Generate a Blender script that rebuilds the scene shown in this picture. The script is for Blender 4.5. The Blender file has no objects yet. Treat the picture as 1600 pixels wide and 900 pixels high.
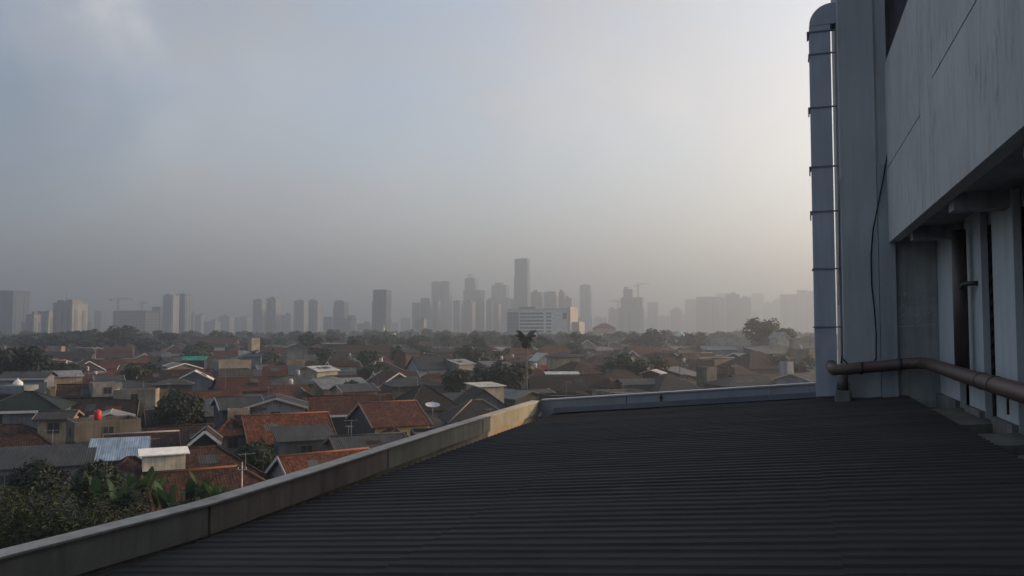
import bpy, bmesh, math, random
from mathutils import Vector, Matrix
from mathutils.bvhtree import BVHTree

random.seed(11)
SC = bpy.context.scene
COL = SC.collection
R = math.radians

# ------------------------------------------------------------------ camera
CAMZ = 16.0                       # eye height over the street
F = 1267.0                        # focal length in pixels of a 1600 px wide frame
PIT = math.atan(65 / F)
YAW = R(18.8)
FW = (-math.sin(YAW), math.cos(YAW))
RG = (math.cos(YAW), math.sin(YAW))

cd = bpy.data.cameras.new('camera')
cam = bpy.data.objects.new('camera', cd)
COL.objects.link(cam)
cam.location = (0, 0, CAMZ)
cam.rotation_euler = (R(90) + PIT, 0, YAW)
cd.sensor_width = 36
cd.lens = 36 * F / 1600
cd.clip_start = 0.05
cd.clip_end = 20000
SC.camera = cam


def pray(px, py):
    xs = (px - 800) / F
    ys = (450 - py) / F
    c = math.cos(PIT) - ys * math.sin(PIT)
    u = math.sin(PIT) + ys * math.cos(PIT)
    return Vector((FW[0] * c + RG[0] * xs, FW[1] * c + RG[1] * xs, u))


def on_z(px, py, z):
    d = pray(px, py)
    t = (z - CAMZ) / d.z
    return Vector((0, 0, CAMZ)) + d * t


def on_x(px, py, x):
    d = pray(px, py)
    return Vector((0, 0, CAMZ)) + d * (x / d.x)


def on_y(px, py, y):
    d = pray(px, py)
    return Vector((0, 0, CAMZ)) + d * (y / d.y)


def at(px, D, z=8.0):
    """ground point (x, y) seen at picture column px at forward distance D"""
    dep = D * math.cos(PIT) + (z - CAMZ) * math.sin(PIT)
    lat = (px - 800) / F * dep
    return (FW[0] * D + RG[0] * lat, FW[1] * D + RG[1] * lat)


def zpix(py, D):
    """height seen at picture row py at forward distance D (column 800)"""
    ys = (450 - py) / F
    return CAMZ + D * math.tan(PIT + math.atan(ys))


def proj(p):
    """world point -> picture pixel and forward distance"""
    q = Vector(p) - Vector((0, 0, CAMZ))
    fd = FW[0] * q.x + FW[1] * q.y
    rt = RG[0] * q.x + RG[1] * q.y
    dep = fd * math.cos(PIT) + q.z * math.sin(PIT)
    up = -fd * math.sin(PIT) + q.z * math.cos(PIT)
    if dep < 0.1:
        return None
    return 800 + F * rt / dep, 450 - F * up / dep, fd


# ------------------------------------------------------------------ tagging
def tag(o, label=None, cat=None, group=None, kind=None):
    if label:
        o['label'] = label
    if cat:
        o['category'] = cat
    if group:
        o['group'] = group
    if kind:
        o['kind'] = kind
    return o


def thing(name, label, cat, loc=(0, 0, 0), rz=0.0, group=None):
    o = bpy.data.objects.new(name, None)
    o.empty_display_size = 0.3
    COL.objects.link(o)
    o.location = loc
    o.rotation_euler = (0, 0, rz)
    return tag(o, label, cat, group)


class MB:
    """collects shapes and links them as one mesh object"""

    def __init__(s):
        s.v = []
        s.f = []
        s.sm = []

    def add(s, vs, fs, smooth=False):
        n = len(s.v)
        s.v += [tuple(v) for v in vs]
        s.f += [tuple(i + n for i in f) for f in fs]
        s.sm += [smooth] * len(fs)
        return s

    def box(s, x0, x1, y0, y1, z0, z1):
        return s.add([(x0, y0, z0), (x1, y0, z0), (x1, y1, z0), (x0, y1, z0), (x0, y0, z1), (x1, y0, z1), (x1, y1, z1), (x0, y1, z1)],
                     [(3, 2, 1, 0), (4, 5, 6, 7), (0, 1, 5, 4), (1, 2, 6, 5), (2, 3, 7, 6), (3, 0, 4, 7)])

    def obox(s, c, ax, ay, az):
        """box from centre and three half-axis vectors"""
        c, ax, ay, az = map(Vector, (c, ax, ay, az))
        vs = [c + ax * i + ay * j + az * k for k in (-1, 1) for i, j in ((-1, -1), (1, -1), (1, 1), (-1, 1))]
        return s.add(vs, [(3, 2, 1, 0), (4, 5, 6, 7), (0, 1, 5, 4), (1, 2, 6, 5), (2, 3, 7, 6), (3, 0, 4, 7)])

    def bar(s, a, b, w, h=None):
        a, b = Vector(a), Vector(b)
        h = h or w
        d = (b - a)
        L = d.length
        d.normalize()
        up = Vector((0, 0, 1)) if abs(d.z) < 0.95 else Vector((1, 0, 0))
        sx = d.cross(up).normalized()
        sy = sx.cross(d).normalized()
        return s.obox((a + b) / 2, d * (L / 2), sx * (w / 2), sy * (h / 2))

    def tube(s, pts, rad, n=8, smooth=True, caps=True):
        pts = [Vector(p) for p in pts]
        if not hasattr(rad, '__len__'):
            rad = [rad] * len(pts)
        vs, fs = [], []
        ref = None
        for i, p in enumerate(pts):
            if i == 0:
                d = pts[1] - p
            elif i == len(pts) - 1:
                d = p - pts[i - 1]
            else:
                d = (pts[i + 1] - p).normalized() + (p - pts[i - 1]).normalized()
            d.normalize()
            if ref is None:
                ref = Vector((0, 0, 1)) if abs(d.z) < 0.9 else Vector((1, 0, 0))
            a = d.cross(ref).normalized()
            b = a.cross(d).normalized()
            ref = b
            for k in range(n):
                t = 2 * math.pi * k / n
                vs.append(p + a * (math.cos(t) * rad[i]) + b * (math.sin(t) * rad[i]))
        for i in range(len(pts) - 1):
            for k in range(n):
                k2 = (k + 1) % n
                fs.append((i * n + k, i * n + k2, (i + 1) * n + k2, (i + 1) * n + k))
        s.add(vs, fs, smooth)
        if caps:
            m = len(pts) - 1
            s.add([vs[k] for k in range(n)], [tuple(range(n))])
            s.add([vs[m * n + k] for k in range(n)], [tuple(reversed(range(n)))])
        return s

    def lathe(s, prof, n=16, c=(0, 0, 0), smooth=True):
        vs, fs = [], []
        for r, z in prof:
            for k in range(n):
                t = 2 * math.pi * k / n
                vs.append((c[0] + r * math.cos(t), c[1] + r * math.sin(t), c[2] + z))
        for i in range(len(prof) - 1):
            for k in range(n):
                k2 = (k + 1) % n
                fs.append((i * n + k, i * n + k2, (i + 1) * n + k2, (i + 1) * n + k))
        fs.append(tuple(reversed(range(n))))
        fs.append(tuple((len(prof) - 1) * n + k for k in range(n)))
        return s.add(vs, fs, smooth)

    def prism(s, poly, ext):
        """extrude a planar polygon (list of 3-D points) along the vector ext"""
        n = len(poly)
        ext = Vector(ext)
        vs = [Vector(p) for p in poly] + [Vector(p) + ext for p in poly]
        fs = [tuple(reversed(range(n))), tuple(range(n, 2 * n))]
        for i in range(n):
            j = (i + 1) % n
            fs.append((i, j, n + j, n + i))
        return s.add(vs, fs)

    def mesh(s, name, mat):
        me = bpy.data.meshes.new(name)
        me.from_pydata(s.v, [], s.f)
        me.polygons.foreach_set('use_smooth', s.sm)
        bm = bmesh.new()
        bm.from_mesh(me)
        if len(bm.verts) < 6000:
            bmesh.ops.remove_doubles(bm, verts=bm.verts, dist=1e-5)
        bmesh.ops.recalc_face_normals(bm, faces=bm.faces)
        bm.to_mesh(me)
        bm.free()
        if mat:
            me.materials.append(mat)
        return me

    def build(s, name, mat, parent=None, color=None, loc=None, rz=0.0):
        o = bpy.data.objects.new(name, s.mesh(name, mat))
        COL.objects.link(o)
        if parent:
            o.parent = parent
        if loc is not None:
            o.location = loc
            o.rotation_euler = (0, 0, rz)
        if color:
            o.color = (*color, 1)
        return o


# ------------------------------------------------------------------ materials
def newmat(name):
    m = bpy.data.materials.new(name)
    m.use_nodes = True
    nt = m.node_tree
    b = nt.nodes['Principled BSDF']
    return m, nt, b


class NG:
    """small helper to write node graphs"""

    def __init__(s, nt):
        s.nt = nt

    def n(s, t, **kw):
        nd = s.nt.nodes.new(t)
        for k, v in kw.items():
            setattr(nd, k, v)
        return nd

    def link(s, a, b):
        s.nt.links.new(a, b)

    def math(s, op, a, b=None, c=None, clamp=False):
        nd = s.n('ShaderNodeMath', operation=op, use_clamp=clamp)
        for i, x in enumerate((a, b, c)):
            if x is None:
                continue
            if isinstance(x, (int, float)):
                nd.inputs[i].default_value = x
            else:
                s.link(x, nd.inputs[i])
        return nd.outputs[0]

    def vmath(s, op, a, b):
        nd = s.n('ShaderNodeVectorMath', operation=op)
        for i, x in enumerate((a, b)):
            if isinstance(x, (tuple, list, Vector)):
                nd.inputs[i].default_value = x
            else:
                s.link(x, nd.inputs[i])
        return nd.outputs['Value'] if op in ('DOT_PRODUCT', 'LENGTH') else nd.outputs[0]

    def mix(s, fac, a, b, mode='MIX'):
        nd = s.n('ShaderNodeMix', data_type='RGBA', blend_type=mode)
        for i, x in ((0, fac), (6, a), (7, b)):
            if isinstance(x, (int, float)):
                nd.inputs[i].default_value = x
            elif isinstance(x, (tuple, list)):
                nd.inputs[i].default_value = (*x[:3], 1)
            else:
                s.link(x, nd.inputs[i])
        return nd.outputs[2]

    def noise(s, vec, scale, detail=3, rough=0.55, out=0):
        nd = s.n('ShaderNodeTexNoise')
        nd.inputs['Scale'].default_value = scale
        nd.inputs['Detail'].default_value = detail
        nd.inputs['Roughness'].default_value = rough
        if vec is not None:
            s.link(vec, nd.inputs['Vector'])
        return nd.outputs[out]

    def rng(s, x, a, b, c, d, smooth=False):
        nd = s.n('ShaderNodeMapRange')
        if smooth:
            nd.interpolation_type = 'SMOOTHSTEP'
        s.link(x, nd.inputs[0])
        for i, v in enumerate((a, b, c, d)):
            nd.inputs[i + 1].default_value = v
        return nd.outputs[0]

    def scale(s, vec, sc):
        nd = s.n('ShaderNodeMapping')
        nd.inputs['Scale'].default_value = sc
        s.link(vec, nd.inputs['Vector'])
        return nd.outputs[0]

    def bump(s, h, strength, dist, bsdf):
        nd = s.n('ShaderNodeBump')
        nd.inputs['Strength'].default_value = strength
        nd.inputs['Distance'].default_value = dist
        s.link(h, nd.inputs['Height'])
        s.link(nd.outputs[0], bsdf.inputs['Normal'])


def stain_mat(name, rough=0.85, amount=0.35, scale=1.5, streak=True, base=None, spec=0.3, bump=0.0):
    """painted / plastered / concrete surface: object colour, blotches, rain streaks, fine grain"""
    m, nt, b = newmat(name)
    g = NG(nt)
    tc = g.n('ShaderNodeTexCoord').outputs['Object']
    oi = g.n('ShaderNodeObjectInfo')
    colr = oi.outputs['Color'] if base is None else None
    seed = g.vmath('ADD', tc, g.vmath('MULTIPLY', oi.outputs['Random'], (37, 37, 37)))
    n1 = g.noise(seed, scale, 5, 0.6)
    f1 = g.rng(n1, 0.35, 0.7, 1 - amount, 1 + amount * 0.4)
    if streak:
        n2 = g.noise(g.scale(seed, (5.0, 5.0, 0.35)), 1.3, 4, 0.6)
        f2 = g.rng(n2, 0.42, 0.68, 1.0, 1 - amount * 0.9)
        f1 = g.math('MULTIPLY', f1, f2)
    if name == 'stained_paint':
        n4 = g.noise(g.scale(seed, (9.0, 9.0, 2.6)), 1.0, 3, 0.6)
        n5 = g.noise(seed, 0.35, 3, 0.6)
        f1 = g.math('MULTIPLY', f1, g.math('SUBTRACT', 1.0, g.math('MULTIPLY', g.rng(n4, 0.55, 0.70, 0.0, 0.34), g.rng(n5, 0.40, 0.58, 0.1, 1.0))))
    n3 = g.noise(seed, 45, 2)
    f1 = g.math('MULTIPLY', f1, g.rng(n3, 0.3, 0.7, 0.93, 1.05))
    v = g.vmath('MULTIPLY', colr if base is None else base, (1, 1, 1))
    vm = g.n('ShaderNodeVectorMath', operation='SCALE')
    g.link(v, vm.inputs[0])
    g.link(f1, vm.inputs['Scale'])
    g.link(vm.outputs[0], b.inputs['Base Color'])
    b.inputs['Roughness'].default_value = rough
    b.inputs['Specular IOR Level'].default_value = spec
    if bump:
        g.bump(g.math('ADD', n1, g.math('MULTIPLY', n3, 0.15)), 0.5, bump, b)
    return m


M = {}
M['plaster'] = stain_mat('plaster_wall', 0.9, 0.38, 0.5)
M['concrete'] = stain_mat('concrete', 0.9, 0.28, 0.9, bump=0.01)
M['paint'] = stain_mat('weathered_paint', 0.8, 0.13, 0.5, spec=0.25, bump=0.003)
M['stained'] = stain_mat('stained_paint', 0.8, 0.14, 0.6, spec=0.25, bump=0.003)
M['metal'] = stain_mat('painted_metal', 0.5, 0.18, 1.2, spec=0.5)
M['trim'] = stain_mat('trim', 0.8, 0.2, 2.0, streak=False)
M['flatroof'] = stain_mat('flat_roof', 0.9, 0.4, 0.8, streak=False)
M['bark'] = stain_mat('bark', 0.95, 0.5, 3.0, streak=False)


def tile_mat():
    m, nt, b = newmat('clay_tile_roof')
    g = NG(nt)
    tc = g.n('ShaderNodeTexCoord')
    oi = g.n('ShaderNodeObjectInfo')
    ob = tc.outputs['Object']
    sp = g.n('ShaderNodeSeparateXYZ')
    g.link(ob, sp.inputs[0])
    sn = g.n('ShaderNodeSeparateXYZ')
    g.link(tc.outputs['Normal'], sn.inputs[0])
    side = g.math('GREATER_THAN', g.math('ABSOLUTE', sn.outputs[0]), g.math('ABSOLUTE', sn.outputs[1]))
    colc = g.math('ADD', g.math('MULTIPLY', sp.outputs[1], side), g.math('MULTIPLY', sp.outputs[0], g.math('SUBTRACT', 1.0, side)))
    row = g.math('MULTIPLY', sp.outputs[2], 6.2)
    cc = g.math('MULTIPLY', colc, 4.2)
    rowi = g.math('FLOOR', row)
    coli = g.math('FLOOR', cc)
    cx = g.n('ShaderNodeCombineXYZ')
    g.link(coli, cx.inputs[0])
    g.link(rowi, cx.inputs[1])
    g.link(oi.outputs['Random'], cx.inputs[2])
    wn = g.n('ShaderNodeTexWhiteNoise')
    g.link(cx.outputs[0], wn.inputs[0])
    seed = g.vmath('ADD', ob, g.vmath('MULTIPLY', oi.outputs['Random'], (53, 53, 53)))
    n1 = g.noise(seed, 0.55, 5, 0.65)
    n2 = g.noise(seed, 3.2, 4, 0.7)
    rowf = g.math('FRACT', row)
    colf = g.math('FRACT', cc)
    gap = g.math('MULTIPLY', g.rng(rowf, 0.0, 0.22, 0.62, 1.0), g.rng(g.math('ABSOLUTE', g.math('SUBTRACT', colf, 0.5)), 0.36, 0.5, 1.0, 0.72))
    f = g.math('MULTIPLY', g.rng(wn.outputs['Value'], 0, 1, 0.5, 1.4), gap)
    f = g.math('MULTIPLY', f, g.rng(n1, 0.3, 0.72, 0.62, 1.18))
    f = g.math('MULTIPLY', f, g.rng(n2, 0.38, 0.62, 0.45, 1.2))
    f = g.math('MULTIPLY', f, g.rng(oi.outputs['Random'], 0, 1, 0.86, 1.12))
    vm = g.n('ShaderNodeVectorMath', operation='SCALE')
    g.link(oi.outputs['Color'], vm.inputs[0])
    g.link(f, vm.inputs['Scale'])
    moss = g.rng(g.noise(seed, 0.9, 4, 0.6), 0.56, 0.75, 0.0, 0.55)
    out = g.mix(moss, vm.outputs[0], (0.045, 0.04, 0.033))
    g.link(out, b.inputs['Base Color'])
    b.inputs['Roughness'].default_value = 0.85
    b.inputs['Specular IOR Level'].default_value = 0.25
    h = g.math('ADD', g.math('MULTIPLY', rowf, -0.6), g.math('ABSOLUTE', g.math('SUBTRACT', colf, 0.5)))
    g.bump(h, 0.6, 0.05, b)
    return m


def sheet_mat():
    """corrugated sheet: stripes down the slope, streaky weathering, sheet-to-sheet variation"""
    m, nt, b = newmat('corrugated_sheet')
    g = NG(nt)
    tc = g.n('ShaderNodeTexCoord')
    oi = g.n('ShaderNodeObjectInfo')
    sp = g.n('ShaderNodeSeparateXYZ')
    g.link(tc.outputs['Object'], sp.inputs[0])
    w = g.math('SINE', g.math('MULTIPLY', sp.outputs[0], 2 * math.pi / 0.21))
    seed = g.vmath('ADD', tc.outputs['Object'], g.vmath('MULTIPLY', oi.outputs['Random'], (71, 71, 71)))
    n1 = g.noise(g.scale(seed, (2.6, 0.45, 0.45)), 1.0, 5, 0.65)
    n2 = g.noise(seed, 0.5, 4, 0.6)
    cx = g.n('ShaderNodeCombineXYZ')
    g.link(g.math('FLOOR', g.math('MULTIPLY', sp.outputs[0], 1 / 0.9)), cx.inputs[0])
    g.link(g.math('FLOOR', g.math('MULTIPLY', sp.outputs[1], 1 / 1.8)), cx.inputs[1])
    g.link(oi.outputs['Random'], cx.inputs[2])
    wn = g.n('ShaderNodeTexWhiteNoise')
    g.link(cx.outputs[0], wn.inputs[0])
    f = g.math('MULTIPLY', g.rng(n1, 0.32, 0.7, 0.62, 1.2), g.rng(n2, 0.3, 0.7, 0.7, 1.15))
    f = g.math('MULTIPLY', f, g.rng(wn.outputs['Value'], 0, 1, 0.85, 1.1))
    vm = g.n('ShaderNodeVectorMath', operation='SCALE')
    g.link(oi.outputs['Color'], vm.inputs[0])
    g.link(f, vm.inputs['Scale'])
    rust = g.rng(g.noise(seed, 1.7, 5, 0.7), 0.6, 0.78, 0.0, 0.4)
    g.link(g.mix(rust, vm.outputs[0], (0.08, 0.045, 0.03)), b.inputs['Base Color'])
    b.inputs['Roughness'].default_value = 0.75
    b.inputs['Specular IOR Level'].default_value = 0.25
    g.bump(w, 0.5, 0.02, b)
    return m


def leaf_mat(name, trans=0.25):
    m, nt, b = newmat(name)
    g = NG(nt)
    oi = g.n('ShaderNodeObjectInfo')
    geo = g.n('ShaderNodeNewGeometry')
    f = g.rng(geo.outputs['Random Per Island'], 0, 1, 0.55, 1.5)
    f = g.math('MULTIPLY', f, g.rng(oi.outputs['Random'], 0, 1, 0.85, 1.15))
    vm = g.n('ShaderNodeVectorMath', operation='SCALE')
    g.link(oi.outputs['Color'], vm.inputs[0])
    g.link(f, vm.inputs['Scale'])
    g.link(vm.outputs[0], b.inputs['Base Color'])
    b.inputs['Roughness'].default_value = 0.6
    b.inputs['Specular IOR Level'].default_value = 0.3
    tr = g.n('ShaderNodeBsdfTranslucent')
    g.link(vm.outputs[0], tr.inputs['Color'])
    mx = g.n('ShaderNodeMixShader')
    mx.inputs[0].default_value = trans
    g.link(b.outputs[0], mx.inputs[1])
    g.link(tr.outputs[0], mx.inputs[2])
    g.link(mx.outputs[0], nt.nodes['Material Output'].inputs['Surface'])
    return m


def facade_mat(name, fw, fh, wx, wz, wincol, rough=0.35):
    """window grid in metres: bays fw wide, storeys fh high; wx, wz the glazed share of each"""
    m, nt, b = newmat(name)
    g = NG(nt)
    tc = g.n('ShaderNodeTexCoord')
    oi = g.n('ShaderNodeObjectInfo')
    sp = g.n('ShaderNodeSeparateXYZ')
    g.link(tc.outputs['Object'], sp.inputs[0])
    sn = g.n('ShaderNodeSeparateXYZ')
    g.link(tc.outputs['Normal'], sn.inputs[0])
    hx = g.math('MULTIPLY', g.math('ADD', sp.outputs[0], sp.outputs[1]), 1 / fw)
    hz = g.math('MULTIPLY', sp.outputs[2], 1 / fh)
    inx = g.math('LESS_THAN', g.math('ABSOLUTE', g.math('SUBTRACT', g.math('FRACT', hx), 0.5)), wx / 2)
    inz = g.math('LESS_THAN', g.math('ABSOLUTE', g.math('SUBTRACT', g.math('FRACT', hz), 0.5)), wz / 2)
    win = g.math('MULTIPLY', inx, inz)
    win = g.math('MULTIPLY', win, g.math('LESS_THAN', g.math('ABSOLUTE', sn.outputs[2]), 0.5))
    cx = g.n('ShaderNodeCombineXYZ')
    g.link(g.math('FLOOR', hx), cx.inputs[0])
    g.link(g.math('FLOOR', hz), cx.inputs[1])
    wn = g.n('ShaderNodeTexWhiteNoise')
    g.link(cx.outputs[0], wn.inputs[0])
    wc = g.mix(g.rng(wn.outputs['Value'], 0, 1, 0.0, 0.5), wincol, oi.outputs['Color'])
    nz = g.rng(g.noise(tc.outputs['Object'], 0.06, 3), 0.3, 0.7, 0.85, 1.1)
    vm = g.n('ShaderNodeVectorMath', operation='SCALE')
    g.link(oi.outputs['Color'], vm.inputs[0])
    g.link(nz, vm.inputs['Scale'])
    g.link(g.mix(win, vm.outputs[0], wc), b.inputs['Base Color'])
    g.link(g.rng(win, 0, 1, 0.85, rough), b.inputs['Roughness'])
    return m


def glass_mat(name, col, rough=0.15):
    m, nt, b = newmat(name)
    g = NG(nt)
    tc = g.n('ShaderNodeTexCoord').outputs['Object']
    n = g.noise(tc, 0.8, 2)
    g.link(g.mix(g.rng(n, 0.3, 0.7, 0, 1), col, tuple(c * 1.6 for c in col)), b.inputs['Base Color'])
    b.inputs['Roughness'].default_value = rough
    return m


M['tile'] = tile_mat()
M['sheet'] = sheet_mat()
M['leaf'] = leaf_mat('leaf', 0.12)
M['leaf_broad'] = leaf_mat('broad_leaf', 0.4)
M['grid'] = facade_mat('apartment_facade', 3.6, 3.2, 0.55, 0.5, (0.05, 0.06, 0.075))
M['band'] = facade_mat('office_facade', 60.0, 3.8, 1.0, 0.5, (0.04, 0.055, 0.075))
M['rib'] = facade_mat('ribbed_facade', 5.2, 400.0, 0.5, 1.0, (0.09, 0.11, 0.14))
M['curtain'] = facade_mat('curtain_wall', 1.9, 4.0, 0.84, 0.8, (0.03, 0.045, 0.07), 0.2)
M['pane'] = glass_mat('window_pane', (0.02, 0.025, 0.03))
M['dark'] = stain_mat('dark_opening', 0.9, 0.3, 1.0, streak=False)
# ------------------------------------------------------------------ light, sky, haze
SUN_K = 0.75
SUN_EL = R(15.2)
SUN_AZ = math.atan2(SUN_K, 1.0)                 # from +X towards +Y
SDIR = Vector((math.cos(SUN_AZ) * math.cos(SUN_EL), math.sin(SUN_AZ) * math.cos(SUN_EL), math.sin(SUN_EL)))
sl = bpy.data.lights.new('sun', 'SUN')
sl.energy = 3.6
sl.angle = R(0.6)
sl.color = (1.0, 0.63, 0.33)
so = bpy.data.objects.new('sun', sl)
COL.objects.link(so)
so.rotation_euler = SDIR.to_track_quat('Z', 'Y').to_euler()

W = bpy.data.worlds.new('World')
SC.world = W
W.use_nodes = True
g = NG(W.node_tree)
bg = W.node_tree.nodes['Background']
sky = g.n('ShaderNodeTexSky', sky_type='NISHITA')
sky.sun_disc = False
sky.sun_elevation = SUN_EL
sky.sun_rotation = math.pi / 2 - SUN_AZ
sky.altitude = 0
sky.air_density = 1.0
sky.dust_density = 2.5
sky.ozone_density = 1.5
tcw = g.n('ShaderNodeTexCoord').outputs['Generated']
nrm = g.vmath('NORMALIZE', tcw, (0, 0, 0))


def pdir(px, py):
    return pray(px, py).normalized()


# soft sunlit cumulus and grey veil, fixed to directions of the sky
warp = g.n('ShaderNodeTexNoise')
warp.inputs['Scale'].default_value = 5.0
warp.inputs['Detail'].default_value = 6
warp.inputs['Roughness'].default_value = 0.6
g.link(nrm, warp.inputs['Vector'])
wv = g.vmath('MULTIPLY', g.vmath('SUBTRACT', warp.outputs['Color'], (0.5, 0.5, 0.5)), (0.16, 0.16, 0.16))
wd = g.vmath('NORMALIZE', g.vmath('ADD', nrm, wv), (0, 0, 0))
sky_in = sky.outputs[0]


def blob(px, py, r0, r1, amt):
    d = g.vmath('DOT_PRODUCT', wd, pdir(px, py))
    ang = g.math('ARCCOSINE', g.math('MINIMUM', d, 1.0))
    return g.rng(ang, r0, r1, amt, 0.0, True)


CLOUD = [(150, 40, 0.01, 0.10, 0.5), (215, 95, 0.0, 0.065, 0.42), (110, -40, 0.02, 0.10, 0.3), (188, 10, 0.0, 0.045, 0.45), (275, 110, 0.0, 0.045, 0.25), (270, 265, 0.0, 0.085, 0.38), (930, 200, 0.0, 0.16, 0.3), (1060, 150, 0.0, 0.06, 0.3), (420, 150, 0.0, 0.13, 0.22), (620, 330, 0.0, 0.13, 0.2)]
tot = None
for c in CLOUD:
    bl = blob(*c)
    tot = bl if tot is None else g.math('ADD', tot, bl)
det = g.noise(nrm, 11.0, 8, 0.62)
tot = g.math('MULTIPLY', tot, g.rng(det, 0.34, 0.6, 0.2, 1.05), clamp=True)
cl = g.mix(tot, sky_in, g.mix(0.45, sky_in, (5.2, 4.6, 4.0)))
bank = g.math('ADD', blob(-60, 130, 0.04, 0.22, 0.8), blob(-150, 420, 0.05, 0.35, 0.5), clamp=True)
cl = g.mix(bank, cl, g.mix(1.0, cl, (0.50, 0.58, 0.68), 'MULTIPLY'))
wm_ = g.mix(1.0, cl, (1.10, 0.955, 0.87), 'MULTIPLY')
cl = g.mix(blob(1420, 230, 0.08, 0.55, 0.85), cl, wm_)
veil = g.rng(g.noise(g.scale(nrm, (1, 1, 2.0)), 3.4, 7, 0.6), 0.40, 0.66, 0.28, 0.7, True)
lum = g.n('ShaderNodeRGBToBW')
g.link(cl, lum.inputs[0])
vs_ = g.n('ShaderNodeVectorMath', operation='SCALE')
vs_.inputs[0].default_value = (1.05, 1.0, 0.99)
g.link(lum.outputs[0], vs_.inputs['Scale'])
g.link(g.mix(veil, cl, vs_.outputs[0]), bg.inputs['Color'])
bg.inputs['Strength'].default_value = 0.15

SC.view_settings.view_transform = 'Standard'
SC.view_settings.look = 'None'
SC.view_settings.exposure = 0.96
SC.view_settings.gamma = 1
SC.view_settings.use_curve_mapping = False
cy = SC.cycles
cy.max_bounces = 4
cy.diffuse_bounces = 3
cy.glossy_bounces = 2
cy.transmission_bounces = 2
cy.volume_bounces = 0
cy.transparent_max_bounces = 6
cy.sample_clamp_indirect = 4
cy.use_denoising = True

HAZE_DENS = 0.00075
HAZE_TOP = 380.0
HALF = 4200.0


def make_haze():
    m = bpy.data.materials.new('haze_air')
    m.use_nodes = True
    nt = m.node_tree
    nt.nodes.clear()
    out = nt.nodes.new('ShaderNodeOutputMaterial')
    pv = nt.nodes.new('ShaderNodeVolumePrincipled')
    pv.inputs['Color'].default_value = (0.75, 0.88, 1.0, 1)
    pv.inputs['Density'].default_value = HAZE_DENS
    pv.inputs['Anisotropy'].default_value = 0.5
    nt.links.new(pv.outputs[0], out.inputs['Volume'])
    o = MB().box(-HALF, HALF, -HALF + 1800, HALF + 1800, -1.0, HAZE_TOP).build('haze', m)
    tag(o, kind='stuff')


def ground():
    m, nt, b = newmat('ground_soil')
    g = NG(nt)
    tc = g.n('ShaderNodeTexCoord').outputs['Object']
    a = g.noise(tc, 0.05, 5, 0.6)
    c = g.noise(tc, 0.6, 4, 0.6)
    base = g.mix(g.rng(a, 0.4, 0.6, 0, 1), (0.035, 0.042, 0.022), (0.075, 0.065, 0.05))
    g.link(g.mix(g.rng(c, 0.3, 0.7, 0, 0.5), base, (0.03, 0.03, 0.028)), b.inputs['Base Color'])
    b.inputs['Roughness'].default_value = 0.95
    o = MB().add([(-HALF + 20, -HALF + 1820, 0), (HALF - 20, -HALF + 1820, 0), (HALF - 20, HALF + 1780, 0), (-HALF + 20, HALF + 1780, 0)], [(0, 1, 2, 3)]).build('ground', m)
    tag(o, kind='structure')


ground()

# ------------------------------------------------------------------ the roof in front
Z = CAMZ


def rz_(v):
    """height of the metal roof at x = v"""
    return Z - 1.90 + 0.09 * (v + 5.3)


def metal_roof_mat():
    m, nt, b = newmat('dark_metal_roof')
    g = NG(nt)
    tc = g.n('ShaderNodeTexCoord').outputs['Object']
    n1 = g.noise(g.scale(tc, (0.35, 2.2, 1)), 1.0, 5, 0.65)
    n2 = g.noise(tc, 0.5, 4, 0.6)
    sp = g.n('ShaderNodeSeparateXYZ')
    g.link(tc, sp.inputs[0])
    cx = g.n('ShaderNodeCombineXYZ')
    g.link(g.math('FLOOR', g.math('MULTIPLY', sp.outputs[1], 1 / 0.76)), cx.inputs[0])
    wn = g.n('ShaderNodeTexWhiteNoise')
    g.link(cx.outputs[0], wn.inputs[0])
    f = g.math('MULTIPLY', g.rng(n1, 0.3, 0.7, 0.7, 1.25), g.rng(n2, 0.3, 0.7, 0.75, 1.15))
    f = g.math('MULTIPLY', f, g.rng(wn.outputs['Value'], 0, 1, 0.86, 1.12))
    grime = g.rng(g.noise(tc, 2.4, 6, 0.7), 0.52, 0.74, 0.0, 0.6)
    vm = g.n('ShaderNodeVectorMath', operation='SCALE')
    vm.inputs[0].default_value = (0.046, 0.043, 0.041)
    g.link(f, vm.inputs['Scale'])
    g.link(g.mix(grime, vm.outputs[0], (0.065, 0.056, 0.046)), b.inputs['Base Color'])
    g.link(g.rng(n2, 0.3, 0.7, 0.7, 0.9), b.inputs['Roughness'])
    b.inputs['Specular IOR Level'].default_value = 0.18
    return m


M['roofmetal'] = metal_roof_mat()
U0 = 17.42
pod = thing('roofed_annex', 'low annex with dark ribbed metal roof and grey concrete parapet under the camera', 'building', (0, 6, 0))


def local(o, parent):
    """keep world-space mesh coordinates under a moved parent"""
    if o.parent is parent:
        o.matrix_parent_inverse = Matrix.Translation(-Vector(parent.location))
    return o


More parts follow.
